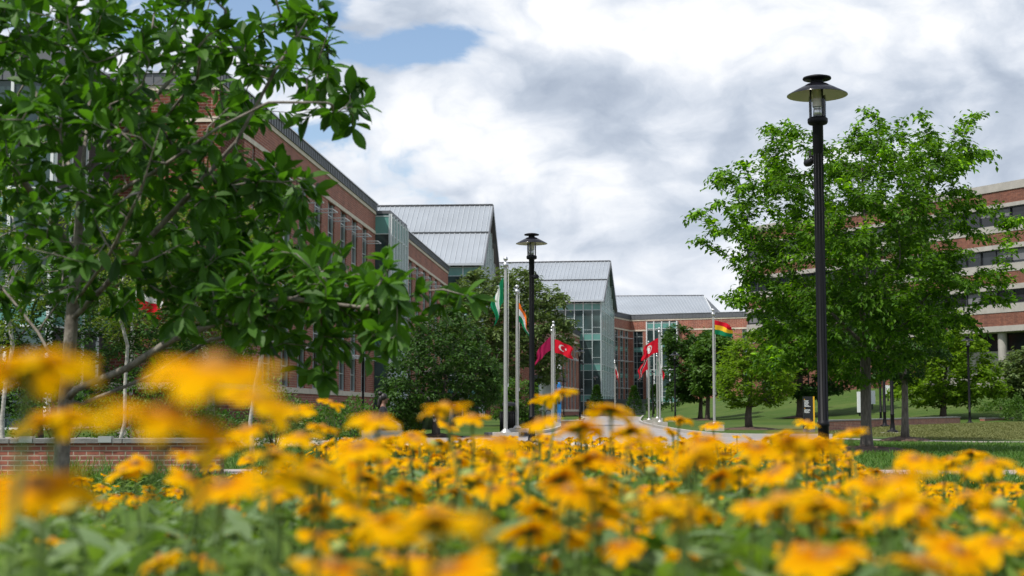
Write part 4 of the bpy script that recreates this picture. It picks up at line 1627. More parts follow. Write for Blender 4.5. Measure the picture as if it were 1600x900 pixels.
# ornamental grasses in front of the glass bay
for i, (px, Y, lab) in enumerate([(632, 60, 'grey green tall grass clump, left one under the dark tree'), (648, 61, 'grey green tall grass clump, middle one under the dark tree'), (663, 62, 'grey green tall grass clump, right one nearest the forked trunk'), (820, 72, 'grey green tall grass clump behind the second flagpole')]):
    rs = np.random.RandomState(160 + i)
    b0 = on_ground(px, Y)
    nn = 900
    a, r = rs.uniform(0, 6.28, nn), rs.rand(nn) ** .5 * .55
    V, L = blades(np.stack([np.cos(a) * r, np.sin(a) * r, np.zeros(nn)], 1), rs.uniform(.7, 1.35, nn), rs, 0.02, .5, .5)
    o = mesh_np('grass_clump', V, L, 4, ['sage_leaf'])
    o.location = b0
    tag(o, lab, 'ornamental grass', 'ornamental grass clumps')

# ---- the near magnolia on the left
rs = np.random.RandomState(77)
YT = 8.0
pt = lambda px, py, d=0.0: np.array(at(px, py, YT + d))
baseT = np.array([X(96, YT), YT, 0.0])
trunkT = [baseT, pt(98, 690), pt(108, 560), pt(112, 500), pt(120, 400), pt(128, 270), pt(140, 160, .2), pt(165, 60, .3), pt(175, -60, .3)]
limbsT = [
    [pt(104, 600), pt(60, 520, .3), pt(20, 470, .4), pt(-40, 400, .5)],
    [pt(112, 500), pt(180, 430, -.3), pt(235, 370, -.5), pt(300, 300, -.6), pt(370, 220, -.7), pt(430, 110, -.8), pt(480, 30, -.8)],
    [pt(103, 615), pt(200, 575, -.4), pt(270, 530, -.6), pt(350, 500, -.8), pt(440, 465, -1.0), pt(560, 480, -1.1), pt(650, 470, -1.2)],
    [pt(105, 640), pt(230, 590, .5), pt(330, 530, .6), pt(420, 520, .6), pt(500, 480, .7)],
    [pt(120, 400), pt(70, 330, -.5), pt(20, 260, -.8), pt(-40, 200, -1.0)],
    [pt(128, 270), pt(200, 200, .3), pt(270, 120, .4), pt(320, 30, .5), pt(340, -40, .5)],
    [pt(128, 300), pt(80, 200, .4), pt(40, 110, .6), pt(10, 40, .6)],
    [pt(125, 330), pt(240, 270, -1.0), pt(340, 200, -1.3), pt(420, 160, -1.3), pt(510, 160, -1.3)],
    [pt(118, 430), pt(230, 400, .8), pt(330, 380, 1.0), pt(420, 340, 1.1), pt(470, 300, 1.1)],
    [pt(112, 480), pt(170, 400, -1.2), pt(220, 300, -1.6), pt(250, 200, -1.8)],
]
polyT = [(-80, -80), (500, -60), (505, 25), (470, 60), (530, 100), (556, 150), (540, 190), (490, 170), (440, 170), (430, 230), (480, 270), (500, 330), (470, 370), (540, 400), (600, 430), (640, 470), (620, 520), (560, 540),
         (505, 585), (450, 520), (380, 530), (300, 480), (220, 460), (120, 500), (40, 470), (-80, 480)]
tipsT = []
P0 = np.array(polyT, float)


def inpoly(x, y, poly):
    c = False
    j = len(poly) - 1
    for i in range(len(poly)):
        if (poly[i][1] > y) != (poly[j][1] > y) and x < (poly[j][0] - poly[i][0]) * (y - poly[i][1]) / (poly[j][1] - poly[i][1]) + poly[i][0]:
            c = not c
        j = i
    return c


while len(tipsT) < 840:
    x, y = rs.uniform(-80, 650), rs.uniform(-80, 590)
    if inpoly(x, y, polyT):
        keep = 1.0
        if x < 330 and y > 400:
            keep = 0.6
        if x > 330 and y < 260:
            keep = 0.55
        if rs.rand() < keep:
            d = rs.uniform(-2.0, 1.6)
            q = np.array(at(x, y, YT))
            q[1] += d * max(.35, 1 - max(0, (x - 250) / 500))
            tipsT.append(q)
for k_ in range(110):
    t_ = rs.rand()
    tipsT.append(pt(230 + 400 * t_ + rs.uniform(-20, 20), 440 + 40 * t_ + rs.normal(0, 34), -.9 - .3 * t_ + rs.uniform(-.6, .6)))
for px, py in [(500, 12), (515, 40), (470, 20), (440, 30), (550, 205), (568, 165), (545, 140), (520, 180), (560, 130), (495, 100), (480, 150), (512, 66), (740, 465), (715, 470), (690, 480), (660, 455), (640, 500), (600, 400), (575, 560), (510, 590), (505, 570), (620, 440), (700, 455), (480, 280), (495, 300), (530, 390), (470, 190), (455, 90)]:
    tipsT.append(pt(px, py, -1.0 + rs.uniform(-.2, .2)))
rootT = empty('magnolia_tree', tuple(baseT), 'large dark green broad leaved tree nearest the camera, low forking branches over the brick wall', 'tree')
Pm, par, paths, twigs = grow([trunkT] + limbsT, tipsT, rs, 0.10, 0.15, 0.12, 0.35)
branch_mesh('trunk', Pm - baseT, par, paths, 0.042, 0.0028, 'mag_bark', rootT, ns=7, rmin_ns=0.008)
MAG = leaf_tpl(0.45, 0.35, 0.16, 5, lambda t: math.sin(math.pi * min(1.0, t ** 1.15)) ** 0.75)
pos, dr, upv, sz = [], [], [], []
for tw in twigs:
    pts = Pm[tw]
    tip = pts[-1]
    tan = pts[-1] - pts[-2]
    tan = tan / (np.linalg.norm(tan) + 1e-9)
    e1 = np.cross(tan, [0.3, 0.2, 1.0])
    e1 /= np.linalg.norm(e1) + 1e-9
    e2 = np.cross(tan, e1)
    # a whorl at the tip, then singles back along the twig
    kk = rs.randint(5, 9)
    ph = rs.uniform(0, 6.28)
    for i in range(kk):
        a = ph + i * 2.4
        op = rs.uniform(.45, 1.15)
        d = tan * math.cos(op) + (e1 * math.cos(a) + e2 * math.sin(a)) * math.sin(op) + np.array([0, 0, -.12])
        pos.append(tip - tan * rs.uniform(0, .06))
        dr.append(d)
        upv.append(tan * .6 + np.array([0, 0, .8]) + rs.normal(0, .25, 3))
        sz.append(rs.choice([rs.uniform(.055, .10), rs.uniform(.09, .145), rs.uniform(.10, .15)]))
    seg = np.linalg.norm(np.diff(pts, axis=0), axis=1)
    Lg = seg.sum()
    s = 0.08
    while s < min(Lg, 0.85):
        rem = s
        j = len(seg) - 1
        while j > 0 and rem > seg[j]:
            rem -= seg[j]
            j -= 1
        p = pts[j + 1] + (pts[j] - pts[j + 1]) * min(1, rem / max(seg[j], 1e-6))
        a = rs.uniform(0, 6.28)
        pos.append(p)
        dr.append(tan * .5 + (e1 * math.cos(a) + e2 * math.sin(a)) * .9 + np.array([0, 0, -.25]))
        upv.append(np.array([0, 0, 1.0]) + rs.normal(0, .45, 3))
        sz.append(rs.uniform(.055, .125))
        s += rs.uniform(.04, .085)
V, L = put_leaves(MAG, np.array(pos) - baseT, dr, upv, sz)
mesh_np('crown', V, L, 4, ['magnolia_leaf'], rootT)
# ================================================================ lamps, flags, walls, signs
def make_lamp(label):
    r = empty('street_lamp', (0, 0, 0), label, 'street lamp', 'black post lamps along the paths')
    b = MB().m('black_paint')
    b.lathe([(0.0, 0.0), (0.20, 0.0), (0.20, 0.05), (0.17, 0.085), (0.10, 0.11), (0.085, 0.20), (0.078, 0.33)], ns=24)
    b.build('base', r)
    p = MB().m('black_paint')
    prof = [(0.068, 0.30), (0.066, 0.62), (0.075, 0.63), (0.075, 0.67), (0.064, 0.68), (0.060, 4.02), (0.066, 4.03), (0.066, 4.36), (0.09, 4.39)]
    p.lathe(prof, ns=20)
    for k in range(10):                      # fluting ribs
        a = k * math.pi / 5
        p.tube([(math.cos(a) * .062, math.sin(a) * .062, .70), (math.cos(a) * .059, math.sin(a) * .059, 4.0)], 0.0045, 4)
    p.build('pole', r)
    c = MB().m('black_paint')
    c.lathe([(0.06, 4.362), (0.112, 4.38), (0.125, 4.40), (0.125, 4.445), (0.108, 4.462), (0.0, 4.463)], ns=24)
    c.build('collar', r)
    g = MB().m('clear_glass')
    g.lathe([(0.104, 4.464), (0.106, 4.76)], ns=28)
    g.build('glass_cylinder', r)
    for k in range(3):
        a = k * 2.0944 + 0.6
        s_ = MB().m('black_paint')
        s_.tube([(math.cos(a) * .085, math.sin(a) * .085, 4.45), (math.cos(a) * .085, math.sin(a) * .085, 4.90)], 0.012, 6)
        s_.build('strut', r)
    l = MB().m('lamp_steel')
    l.lathe([(0.0, 4.464), (0.055, 4.465), (0.055, 4.57), (0.05, 4.575), (0.05, 4.585), (0.062, 4.60)], ns=18)
    l.m('shade_under')
    l.lathe([(0.062, 4.60), (0.062, 4.70), (0.04, 4.705), (0.055, 4.74), (0.07, 4.80), (0.06, 4.84), (0, 4.845)], ns=18)
    l.build('lamp_holder', r)
    s = MB().m('gloss_black')
    s.lathe([(0.375, 4.742), (0.374, 4.750), (0.13, 4.885), (0.10, 4.896), (0.0, 4.897)], ns=40)
    s.m('shade_under')
    s.lathe([(0.375, 4.742), (0.13, 4.872), (0.10, 4.88), (0.0, 4.882)], ns=40)
    s.build('lamp_shade', r)
    t = MB().m('black_paint')
    t.lathe([(0.075, 4.898), (0.075, 4.945)], ns=20)
    t.lathe([(0.0, 4.944), (0.172, 4.945), (0.178, 4.956), (0.172, 4.972), (0.10, 4.992), (0, 5.0)], ns=28)
    t.build('top_cap', r)
    sp = MB().m('black_paint')
    sp.tube([(0.05, -.03, 3.99), (0.13, -.07, 3.99), (0.13, -.07, 4.07)], 0.016, 6)
    sp.tube([(0.06, -0.06, 3.96), (0.17, -.16, 3.93), (0.22, -.20, 3.94)], [0.03, 0.045, 0.05], 10)
    sp.build('spot_light', r)
    return r


lamps = [(1286, 18.0, 'tallest lamp post, black, in front of the young elm tree', 2.6), (831, 34.4, 'black lamp post between the second flagpole and the glass gable building', -.4),
         (906, 100, 'black lamp post standing at the brick pier by the drive, before the glass front', .3), (1515, 84, 'black lamp post on the bank beside the yellow green low branched tree', 2),
         (1055, 106, 'black lamp post at the left edge of the dark round tree', 1), (1014, 134, 'black lamp post in the middle of the street, taller looking of the close pair', 2),
         (1020, 156, 'distant black lamp post just right of its close neighbour', 1), (1000, 200, 'small distant lamp post against the recessed brick corner', 3), (930, 180, 'small distant lamp post in front of the tall glass front', 0),
         (881, 165, 'small distant lamp post beside the blue emergency post', 1), (567, 85, 'lamp post half hidden by leaves before the brick building', 2),
         (1394, 52, 'lamp post with its head hidden in the crown between the two elm trunks', 2), (1382, 64, 'dark lamp post behind the low brick wall, right of the white panels', 2), (1376, 86, 'thin dark lamp post behind the low brick wall, close to the white panels', 1), (1264, 112, 'thin lamp post behind the black map sign', 2)]
lamp0 = None
for px, Y, lab, rz in lamps:
    if lamp0 is None:
        lamp0 = make_lamp(lab)
        o = lamp0
    else:
        o = copy_tree(lamp0)
        o['label'] = lab
    o.location = on_ground(px, Y)
    o.rotation_euler = (0, 0, rz)
    o.scale = (1.027, 1.027, 1.027)
for px, Y in [(1394, 52), (1055, 106), (1014, 134), (1020, 156)]:
    b = MB().m('concrete_plinth')
    x, y, z = on_ground(px, Y)
    b.lathe([(0.5, -.05), (0.5, 0.018), (0.0, 0.02)], 0, 0, 24)
    o = b.build('lamp_footing')
    o.location = (x, y, z)
    tag(o, 'round concrete footing under the lamp post ' + {1394: 'whose head is hidden between the elm trunks', 1055: 'at the edge of the dark round tree', 1014: 'in the middle of the street', 1020: 'farther of the close pair'}[px], 'footing', 'lamp footings')


# ---------------------------------------------------------------- flagpoles and flags
def make_pole(label):
    r = empty('flagpole', (0, 0, 0), label, 'flagpole', 'silver flagpoles along the drive')
    p = MB().m('pole_steel')
    p.lathe([(0.054, 0.26), (0.052, 2.0), (0.048, 3.4), (0.038, 4.60)], ns=18)
    p.build('pole', r)
    c = MB().m('pole_steel')
    c.lathe([(0.14, 0.252), (0.13, 0.275), (0.075, 0.33), (0.066, 0.345)], ns=20)
    c.build('flash_collar', r)
    t = MB().m('lamp_steel')
    t.lathe([(0.038, 4.601), (0.075, 4.605), (0.075, 4.72), (0.03, 4.735), (0.015, 4.75), (0.015, 4.78)], ns=16)
    t.build('truck', r)
    f = MB().m('lamp_steel')
    f.lathe([(0.0, 4.77)] + [(0.062 * math.sin(a), 4.83 - 0.062 * math.cos(a)) for a in np.linspace(.2, math.pi, 10)], ns=16)
    f.build('finial', r)
    h = MB().m('f_white')
    h.tube([(0.075, 0, 1.5), (0.075, 0.0, 4.62)], 0.006, 4)
    h.m('lamp_steel')
    h.box(0.05, 0.085, -.03, .03, 1.45, 1.53)
    h.build('halyard', r)
    q = MB().m('concrete_plinth')
    q.box(-0.34, 0.34, -0.34, 0.34, -0.05, 0.25)
    q.build('plinth', r)
    return r


def flag(px, Y, label, colf, kx, drop, width=0.95, hoist=0.62, ztop=4.5, seed=1, wave=.07, dirx=1, cat='flag', nu=44, nv=30, twist=0.0, zoff=0.0):
    """cloth hung by its hoist edge: kx = how far it flies out, drop = how far the free edge falls"""
    x0, y0, z0 = on_ground(px, Y)
    rg = random.Random(seed)
    ph = rg.uniform(0, 6)
    V = []
    for j in range(nv + 1):
        v = j / nv
        for i in range(nu + 1):
            u = i / nu
            out = kx * width * (u ** 0.85) * (1 - 0.35 * twist * v)
            y = wave * math.sin(u * 9 + v * 2.2 + ph) * (0.25 + u) + wave * .5 * math.sin(u * 17 + ph * 2 - v * 3) * u
            z = -hoist * v * (1 - 0.18 * u) - drop * (u ** 1.25) + 0.03 * math.sin(u * 8 + v * 3 + ph) * u
            V.append((dirx * (0.06 + out + 0.05 * math.sin(v * 5 + u * 7 + ph) * u), -0.02 + y, z))
    names = []
    L, mi = [], []
    for j in range(nv):
        for i in range(nu):
            a = j * (nu + 1) + i
            L += [a, a + 1, a + nu + 2, a + nu + 1]
            c = colf((i + .5) / nu, (j + .5) / nv)
            if c not in names:
                names.append(c)
            mi.append(names.index(c))
    o = mesh_np('flag', np.array(V), L, 4, names, mi=mi, smooth=True)
    o.location = (x0, y0, z0 + ztop + zoff)
    tag(o, label, cat, 'flags on the poles')
    return o


def nigeria(u, v):
    return 'f_white' if 1 / 3 < u < 2 / 3 else 'f_green'


def india(u, v):
    r = math.hypot((u - .5) * 1.5, v - .5)
    if v > 1 / 3 and v < 2 / 3:
        return 'f_navy' if 0.10 < r < 0.15 or r < .03 else 'f_white'
    return 'f_orange' if v < .5 else 'f_green'


def qatar(u, v):
    return 'f_white' if u < .22 + .05 * abs(((v * 9) % 1) * 2 - 1) else 'f_maroon'


def crescent(u, v, cx=.36, asp=1.5, R1=.26, R2=.205, off=.075):
    x, y = (u - cx) * asp, v - .5
    if math.hypot(x, y) < R1 and math.hypot(x - off, y) > R2:
        return True
    a, r = math.atan2(y, x - .27), math.hypot(x - .27, y)
    return r < .09 * (0.55 + .45 * abs(math.cos(2.5 * a)))


def turkey(u, v):
    return 'f_white' if crescent(u, v) else 'f_red'


def tunisia(u, v):
    x, y = (u - .5) * 1.5, v - .5
    r = math.hypot(x, y)
    if r < .27:
        return 'f_red' if crescent(u * 1.0 + 0.0, v, .5, 1.5, .2, .16, .05) else 'f_white'
    return 'f_red'


def trinidad(u, v):
    d = u - v * 1.0 * .9
    if -.05 < d < .22:
        return 'f_black'
    return 'f_white' if -.10 < d < .27 else 'f_red'


def tricolor_v(u, v):
    return 'f_green' if u < .33 else ('f_white' if u < .67 else 'f_red')


def bolivia(u, v):
    return 'f_red' if v < 1 / 3 else ('f_yellow' if v < 2 / 3 else 'f_green')


def halves(u, v):
    return 'f_white' if v < .35 else 'f_red'


poles = [(790, 37.5, 'nearest silver flagpole, carrying the limp green and white flag'), (808, 46, 'silver flagpole with the orange, white and green flag'), (865, 65, 'silver flagpole with the red crescent flag before the tall pale tree'),
         (862.5, 69, 'silver flagpole with the maroon flag, hidden close behind the crescent one'), (1031, 70, 'silver flagpole carrying the red flag with a white disc, by the drive bend'), (1014, 84, 'silver flagpole carrying the red and black flag'),
         (1027, 102, 'far silver flagpole with the three coloured hanging flag'), (961, 116, 'distant flagpole with a limp white and red flag before the brick corner'), (1116, 57, 'silver flagpole with the red, yellow and green flag on the lawn edge'), (204, 42, 'flagpole half hidden behind the leafy tree, red and white flag')]
pole0 = None
for px, Y, lab in poles:
    if pole0 is None:
        pole0 = make_pole(lab)
        o = pole0
    else:
        o = copy_tree(pole0)
        o['label'] = lab
    o.location = on_ground(px, Y)
    if px == 808:
        for ch in list(o.children):
            if ch.name.startswith('plinth'):
                bpy.data.objects.remove(ch)
        q = MB().m('concrete_plinth')
        q.add([(-.4, -.42, -.05), (.55, -.42, -.05), (.55, .4, -.05), (-.4, .4, -.05), (-.25, -.2, .25), (.5, -.3, .17), (.5, .38, .25), (-.25, .38, .25)],
              [(0, 3, 2, 1), (4, 5, 6, 7), (0, 1, 5, 4), (1, 2, 6, 5), (2, 3, 7, 6), (3, 0, 4, 7)])
        po = q.build('plinth', o)
        pl = MB().m('sign_black')
        pl.add([(.12, -.405, .04), (.44, -.41, .04), (.44, -.37, .12), (.12, -.36, .13), (.12, -.425, .04), (.44, -.43, .04), (.44, -.39, .12), (.12, -.38, .13)], [(4, 5, 6, 7), (0, 3, 2, 1), (0, 1, 5, 4), (2, 3, 7, 6), (1, 2, 6, 5), (3, 0, 4, 7)])
        pl.build('plaque', po)
flag(790, 37.5, 'limp green and white flag on the nearest flagpole', nigeria, .26, .75, 1.15, .66, 4.33, 3, .06, dirx=-1, twist=.8)
flag(808, 46, 'orange, white and green flag with a small blue wheel', india, .30, .80, 1.0, .62, 4.3, 5, .08, dirx=1, twist=-.6)
flag(865, 65, 'red flag with a white crescent and star blowing to the right', turkey, .85, .42, .95, .62, 4.05, 7, .06, dirx=1)
flag(862.5, 69, 'maroon flag sagging to the left behind the crescent flag', lambda u, v: 'f_maroon', .62, .85, 1.15, .66, 4.35, 9, .08, dirx=-1)
flag(1031, 70, 'red flag with a white disc blowing to the left', tunisia, .62, .58, 1.25, .7, 4.35, 11, .09, dirx=-1)
flag(1014, 84, 'red flag with a black and white diagonal, hanging limp', trinidad, .46, .8, 1.2, .7, 3.9, 13, .09, dirx=-1)
flag(1027, 102, 'limp green, white and red flag on the far pole', tricolor_v, .4, .8, 1.1, .7, 4.3, 15, .09, dirx=1)
flag(961, 116, 'limp white and red flag on the most distant pole', halves, .22, .95, 1.1, .66, 4.4, 17, .08, dirx=1)
flag(1116, 57, 'red, yellow and green striped flag blowing to the right', bolivia, .88, .26, .82, .56, 4.42, 19, .07, dirx=1, twist=.2)
flag(204, 42, 'red and white flag glimpsed through the leafy tree', halves, .7, .35, 1.15, .62, 4.35, 21, .08, dirx=1)

# ---------------------------------------------------------------- brick garden wall on the left
def brick_wall(name, p0, p1, h, th, label, cap=0.06, mb='garden_brick', cseg=1.45, clips=()):
    r = empty(name, (p0[0], p0[1], 0), label, 'brick wall')
    f, L_ = wf(p0, p1)
    b = MB(f).m(mb)
    b.box(0, L_, 0, th, -0.1, h - cap)
    b.build('brickwork', r, (p0[0], p0[1], 0))
    k = 0.0
    while k < L_ - 0.05:
        e = min(L_ + 0.03, k + cseg)
        c = MB(f).m('coping')
        c.box(k - (0.03 if k == 0 else 0), e - 0.012, -0.045, th + 0.045, h - cap + 0.002, h)
        c.build('coping_stone', r, (p0[0], p0[1], 0))
        k += cseg
    for s in clips:
        c = MB(f).m('lamp_steel')
        c.box(s, s + 0.17, -0.05, 0.12, h + 0.002, h + 0.03)
        c.box(s, s + 0.17, -0.055, -0.047, h - 0.05, h + 0.03)
        c.build('skate_stop', r, (p0[0], p0[1], 0))
    return r


YW = 18.6
brick_wall('garden_wall', (X(-160, YW), YW), (X(346, YW + .3), YW + .3), 0.47, 0.36, 'low red brick planter wall with grey stone coping under the leafy tree', clips=(X(28, YW) - X(-160, YW), X(150, YW) - X(-160, YW)))
brick_wall('low_wall', (X(1292, 56), 56.0), (X(1500, 84), 84.0), 0.44, 0.34, 'low brick retaining wall with pale coping starting beside the map sign', mb='garden_brick', cseg=2.4)
brick_wall('low_wall', (X(1538, 88), 88.0), (X(1590, 90), 90.0), 0.35, 0.34, 'short low brick wall on the bank right of the lamp', cseg=2.4)
r = empty('brick_pier', (X(896, 60), 60, 0), 'short brick pier with flat cap beside the drive', 'brick pier')
b = MB().m('garden_brick')
b.box(-0.5, 0.42, 0, 0.5, -.05, 0.36)
b.build('brickwork', r)
b = MB().m('coping')
b.box(-0.54, 0.46, -0.04, 0.54, 0.362, 0.42)
b.build('cap', r)
# pale seat wall beyond the shrubs, the person sits on it
b = MB().m('stone')
b.box(X(330, 34), X(520, 34), 33.2, 33.6, -.05, 0.12)
tag(b.build('seat_edge'), 'long low pale stone edging behind the flowers, past the brick wall', 'edging')
b = MB().m('coping')
sx = X(596, 34)
b.box(sx - 0.45, sx + 0.5, 33.85, 34.35, -.05, 0.36)
tag(b.build('stone_bench'), 'low dark stone bench under the seated person', 'bench')
# retaining wall in front of the far glass building
r = empty('retaining_wall', (X(970, 192), 192, 0), 'long grey retaining wall in front of the tall glass building', 'retaining wall')
f, L_ = wf((X(926, 188), 188), (X(1009, 194), 194))
b = MB(f).m('sign_grey')
b.box(0, L_, 0, 1.0, -.1, 1.72)
b.build('facing', r, tuple(r.location))
b = MB(f).m('dark_metal')
b.box(-.1, L_ + .1, -.15, 1.1, 1.723, 2.25)
b.build('coping', r, tuple(r.location))

# ---------------------------------------------------------------- map sign
x, y, z = on_ground(1263.5, 53.5)
r = empty('map_sign', (x, y, z), 'black upright map sign with a yellow edge and white text', 'sign', rz=0.12)
w2, hh = 0.215, 1.34
b = MB().m('sign_black')
b.box(-w2, w2 - 0.06, -0.05, 0.05, 0.13, hh)
b.build('panel', r)
b = MB().m('sign_yellow')
b.box(w2 - 0.058, w2, -0.055, 0.055, 0.13, hh)
b.build('edge_strip', r)
b = MB().m('sign_grey')
b.box(-w2, w2, -0.048, 0.048, -0.05, 0.128)
b.build('base', r)
b = MB().m('sign_yellow')
b.add([(-w2, -0.0545, 0.14), (w2 - .06, -0.0545, 0.14), (w2 - .06, -0.0545, 0.42), (-w2, -0.0545, 0.18), (-w2, -0.051, 0.14), (w2 - .06, -0.051, 0.14), (w2 - .06, -0.051, 0.42), (-w2, -0.051, 0.18)], [(0, 1, 2, 3), (7, 6, 5, 4), (2, 6, 7, 3)])
b.build('wedge', r)
rg = random.Random(4)
zt = hh - 0.12
for blk, nl in ((0, 7), (1, 4)):
    b = MB().m('sign_yellow')
    b.box(-w2 + .03, -w2 + .06, -0.0535, -0.0505, zt, zt + 0.03)
    b.build('arrow_mark', r)
    zt -= 0.045
    for k in range(nl):
        b = MB().m('white_paint')
        b.box(-w2 + .03, -w2 + .03 + rg.uniform(.14, .25), -0.0535, -0.0505, zt, zt + 0.016)
        b.build('text_line', r)
        zt -= 0.036
    zt -= 0.04

# ---------------------------------------------------------------- white sculpture panels on the bank
for i, (px, Y, w, z0_, h_, lab) in enumerate([(1344, 100, .40, .25, 1.45, 'tall white panel with a side bracket on the bank, leftmost of the white panels'), (1364, 106, .36, .4, 1.0, 'white panel on a dark post just right of the elm trunk'), (1389, 112, .7, .5, .75, 'wide low white panel partly behind leaves on the bank')]):
    x, y, z = on_ground(px, Y)
    r = empty('panel_sculpture', (x, y, z), lab, 'sculpture', 'white panels on the bank', rz=0.2)
    b = MB().m('white_paint')
    b.box(-w / 2, w / 2, -.06, .06, z0_, z0_ + h_)
    b.build('panel', r)
    b = MB().m('sign_black')
    b.box(-.05, .05, .062, .14, -.1, z0_ + h_ * .8)
    b.build('post', r)
    if i == 0:
        b = MB().m('white_paint')
        b.box(w / 2 + .002, w / 2 + .22, -.06, .06, z0_ + .45, z0_ + .72)
        b.build('bracket', r)
        b = MB().m('white_paint')
        b.box(w / 2 + .002, w / 2 + .55, -.05, .05, z0_ + 1.05, z0_ + 1.3)
        b.build('bracket', r)
# ---------------------------------------------------------------- blue emergency post
x, y, z = on_ground(873.5, 88)
r = empty('emergency_post', (x, y, z), 'blue emergency call post with a camera arm beside the crescent flag', 'call post')
b = MB().m('blue_paint')
b.box(-.12, .12, -.12, .12, -.05, 2.35)
b.lathe([(.1, 2.35), (.1, 2.47), (.06, 2.52), (0, 2.53)], 0, 0, 12)
b.build('shaft', r)
b = MB().m('blue_paint')
b.tube([(-.10, 0, 2.05), (-.27, 0, 2.08), (-.28, 0, 2.2), (-.28, 0, 3.62), (-.22, 0, 3.70), (0.0, 0, 3.70)], 0.05, 8)
b.build('camera_arm', r)
b = MB().m('white_paint')
b.lathe([(.05, 3.95), (.08, 3.94), (.08, 3.72), (.05, 3.70), (.05, 3.58), (.11, 3.5), (.12, 3.40), (.09, 3.32), (0, 3.28)], 0.02, 0, 16)
b.build('camera', r)
b = MB().m('sign_black')
b.box(-.08, .08, -.135, -.122, 1.2, 1.55)
b.build('call_panel', r)
# ---------------------------------------------------------------- bins, bike rack
for px, Y, lab, sc in [(795, 50, 'round black litter bin with domed lid behind the nearest flagpole', 1.0), (839, 92, 'dark litter bin left of the bike rack', 1.0)]:
    x, y, z = on_ground(px, Y)
    r = empty('litter_bin', (x, y, z), lab, 'litter bin', 'black litter bins')
    b = MB().m('black_paint')
    b.lathe([(0, 0.02), (.26, .02), (.29, .08), (.30, .72), (.31, .74), (.31, .78), (.26, .785)], ns=28)
    for k in range(24):
        a = k * math.pi / 12
        b.box(-.001, .001, 0, .001, .1, .101) if False else b.tube([(math.cos(a) * .302, math.sin(a) * .302, .09), (math.cos(a) * .306, math.sin(a) * .306, .72)], .014, 4)
    b.build('body', r)
    b = MB().m('black_paint')
    b.lathe([(.36, .98), (.355, 1.0), (.27, 1.07), (.12, 1.11), (0, 1.12)], ns=28)
    b.lathe([(.36, .98), (.2, .985), (0, .99)], ns=28)
    b.build('lid', r)
    for k in range(3):
        a = k * 2.094 + .3
        b = MB().m('black_paint')
        b.tube([(math.cos(a) * .28, math.sin(a) * .28, .77), (math.cos(a) * .28, math.sin(a) * .28, .985)], .012, 5)
        b.build('lid_post', r)
for i, px in enumerate((846.5, 857)):
    x, y, z = on_ground(px, 96)
    b = MB().m('black_paint')
    b.tube([(-.19, 0, -.05), (-.19, 0, .62)] + [(-.19 * math.cos(t), 0, .62 + .19 * math.sin(t)) for t in np.linspace(.2, 2.94, 9)] + [(.19, 0, .62), (.19, 0, -.05)], .03, 8)
    o = b.build('bike_hoop')
    o.location = (x, y, z)
    tag(o, ['black bike hoop by the glass entrance, next to the dark bin', 'black bike hoop by the glass entrance, next to the flagpole'][i], 'bike rack', 'bike hoops by the entrance')
# ---------------------------------------------------------------- pale boulders along the bed edge
rg = random.Random(9)
for i in range(26):
    t_ = i / 25
    px = 560 + t_ * 470 + rg.uniform(-8, 8)
    Y = 29.5 + 2.2 * math.sin(t_ * 3.1) + rg.uniform(-.5, .5)
    bm = bmesh.new()
    bmesh.ops.create_icosphere(bm, subdivisions=2, radius=1)
    sx_, sy_, sz_ = rg.uniform(.12, .26), rg.uniform(.1, .2), rg.uniform(.06, .12)
    for v in bm.verts:
        q = 1 + .22 * math.sin(v.co.x * 3 + i) * math.cos(v.co.y * 4 + i * 2) + rg.uniform(-.07, .07)
        v.co = Vector((v.co.x * sx_ * q, v.co.y * sy_ * q, v.co.z * sz_ * q))
    me = bpy.data.meshes.new('edging_stone')
    bm.to_mesh(me)
    bm.free()
    me.materials.append(M['stone'])
    o = bpy.data.objects.new('edging_stone', me)
    COL.objects.link(o)
    o.location = (X(px, Y), Y, sz_ * .5)
    o.rotation_euler = (0, 0, rg.uniform(0, 6))
    tag(o, 'pale rough stone edging the far side of the flower bed', 'stone', 'pale stones edging the bed')


# ---------------------------------------------------------------- the seated person
def skin_body(name, joints, bones, root_i, m, parent, sub=2):
    me = bpy.data.meshes.new(name)
    me.from_pydata([j[0] for j in joints], bones, [])
    me.materials.append(M[m])
    o = bpy.data.objects.new(name, me)
    COL.objects.link(o)
    o.parent = parent
    sk = o.modifiers.new('skin', 'SKIN')
    sk.use_smooth_shade = True
    for i, j in enumerate(joints):
        r_ = j[1]
        me.skin_vertices[0].data[i].radius = (r_, r_) if not hasattr(r_, '__len__') else r_
        me.skin_vertices[0].data[i].use_root = i == root_i
    ss = o.modifiers.new('sub', 'SUBSURF')
    ss.levels = sub
    ss.render_levels = sub
    return o


PX, PY = X(597, 34.05), 34.05
pr = empty('person', (PX, PY, 0), 'seated person with dark tied up hair and a dark top, facing right', 'person')
# sits facing +x on the 0.36 m bench (hips at 0.45), feet on the ground
J = [((0.0, 0, 0.47), (.15, .12)), ((0.02, 0, 0.66), (.14, .11)), ((0.03, 0, 0.84), (.16, .105)), ((0.02, 0, 0.94), (.07, .07)), ((0.035, 0, 1.0), (.048, .048)),
     ((0.05, 0, 1.075), (.072, .09)), ((0.06, 0, 1.14), (.066, .082)),
     ((0.03, .17, .87), .052), ((0.10, .22, .64), .042), ((0.30, .15, .54), .032), ((.38, .12, .53), .026),
     ((0.03, -.17, .87), .052), ((0.10, -.22, .64), .042), ((0.30, -.15, .54), .032), ((.38, -.12, .53), .026),
     ((0.05, .09, .46), .088), ((0.42, .11, .47), .062), ((0.40, .11, .10), .042), ((.42, .11, .045), .04), ((.56, .12, .035), .03),
     ((0.05, -.09, .46), .088), ((0.42, -.11, .47), .062), ((0.44, -.11, .10), .042), ((.46, -.11, .045), .04), ((.60, -.12, .035), .03)]
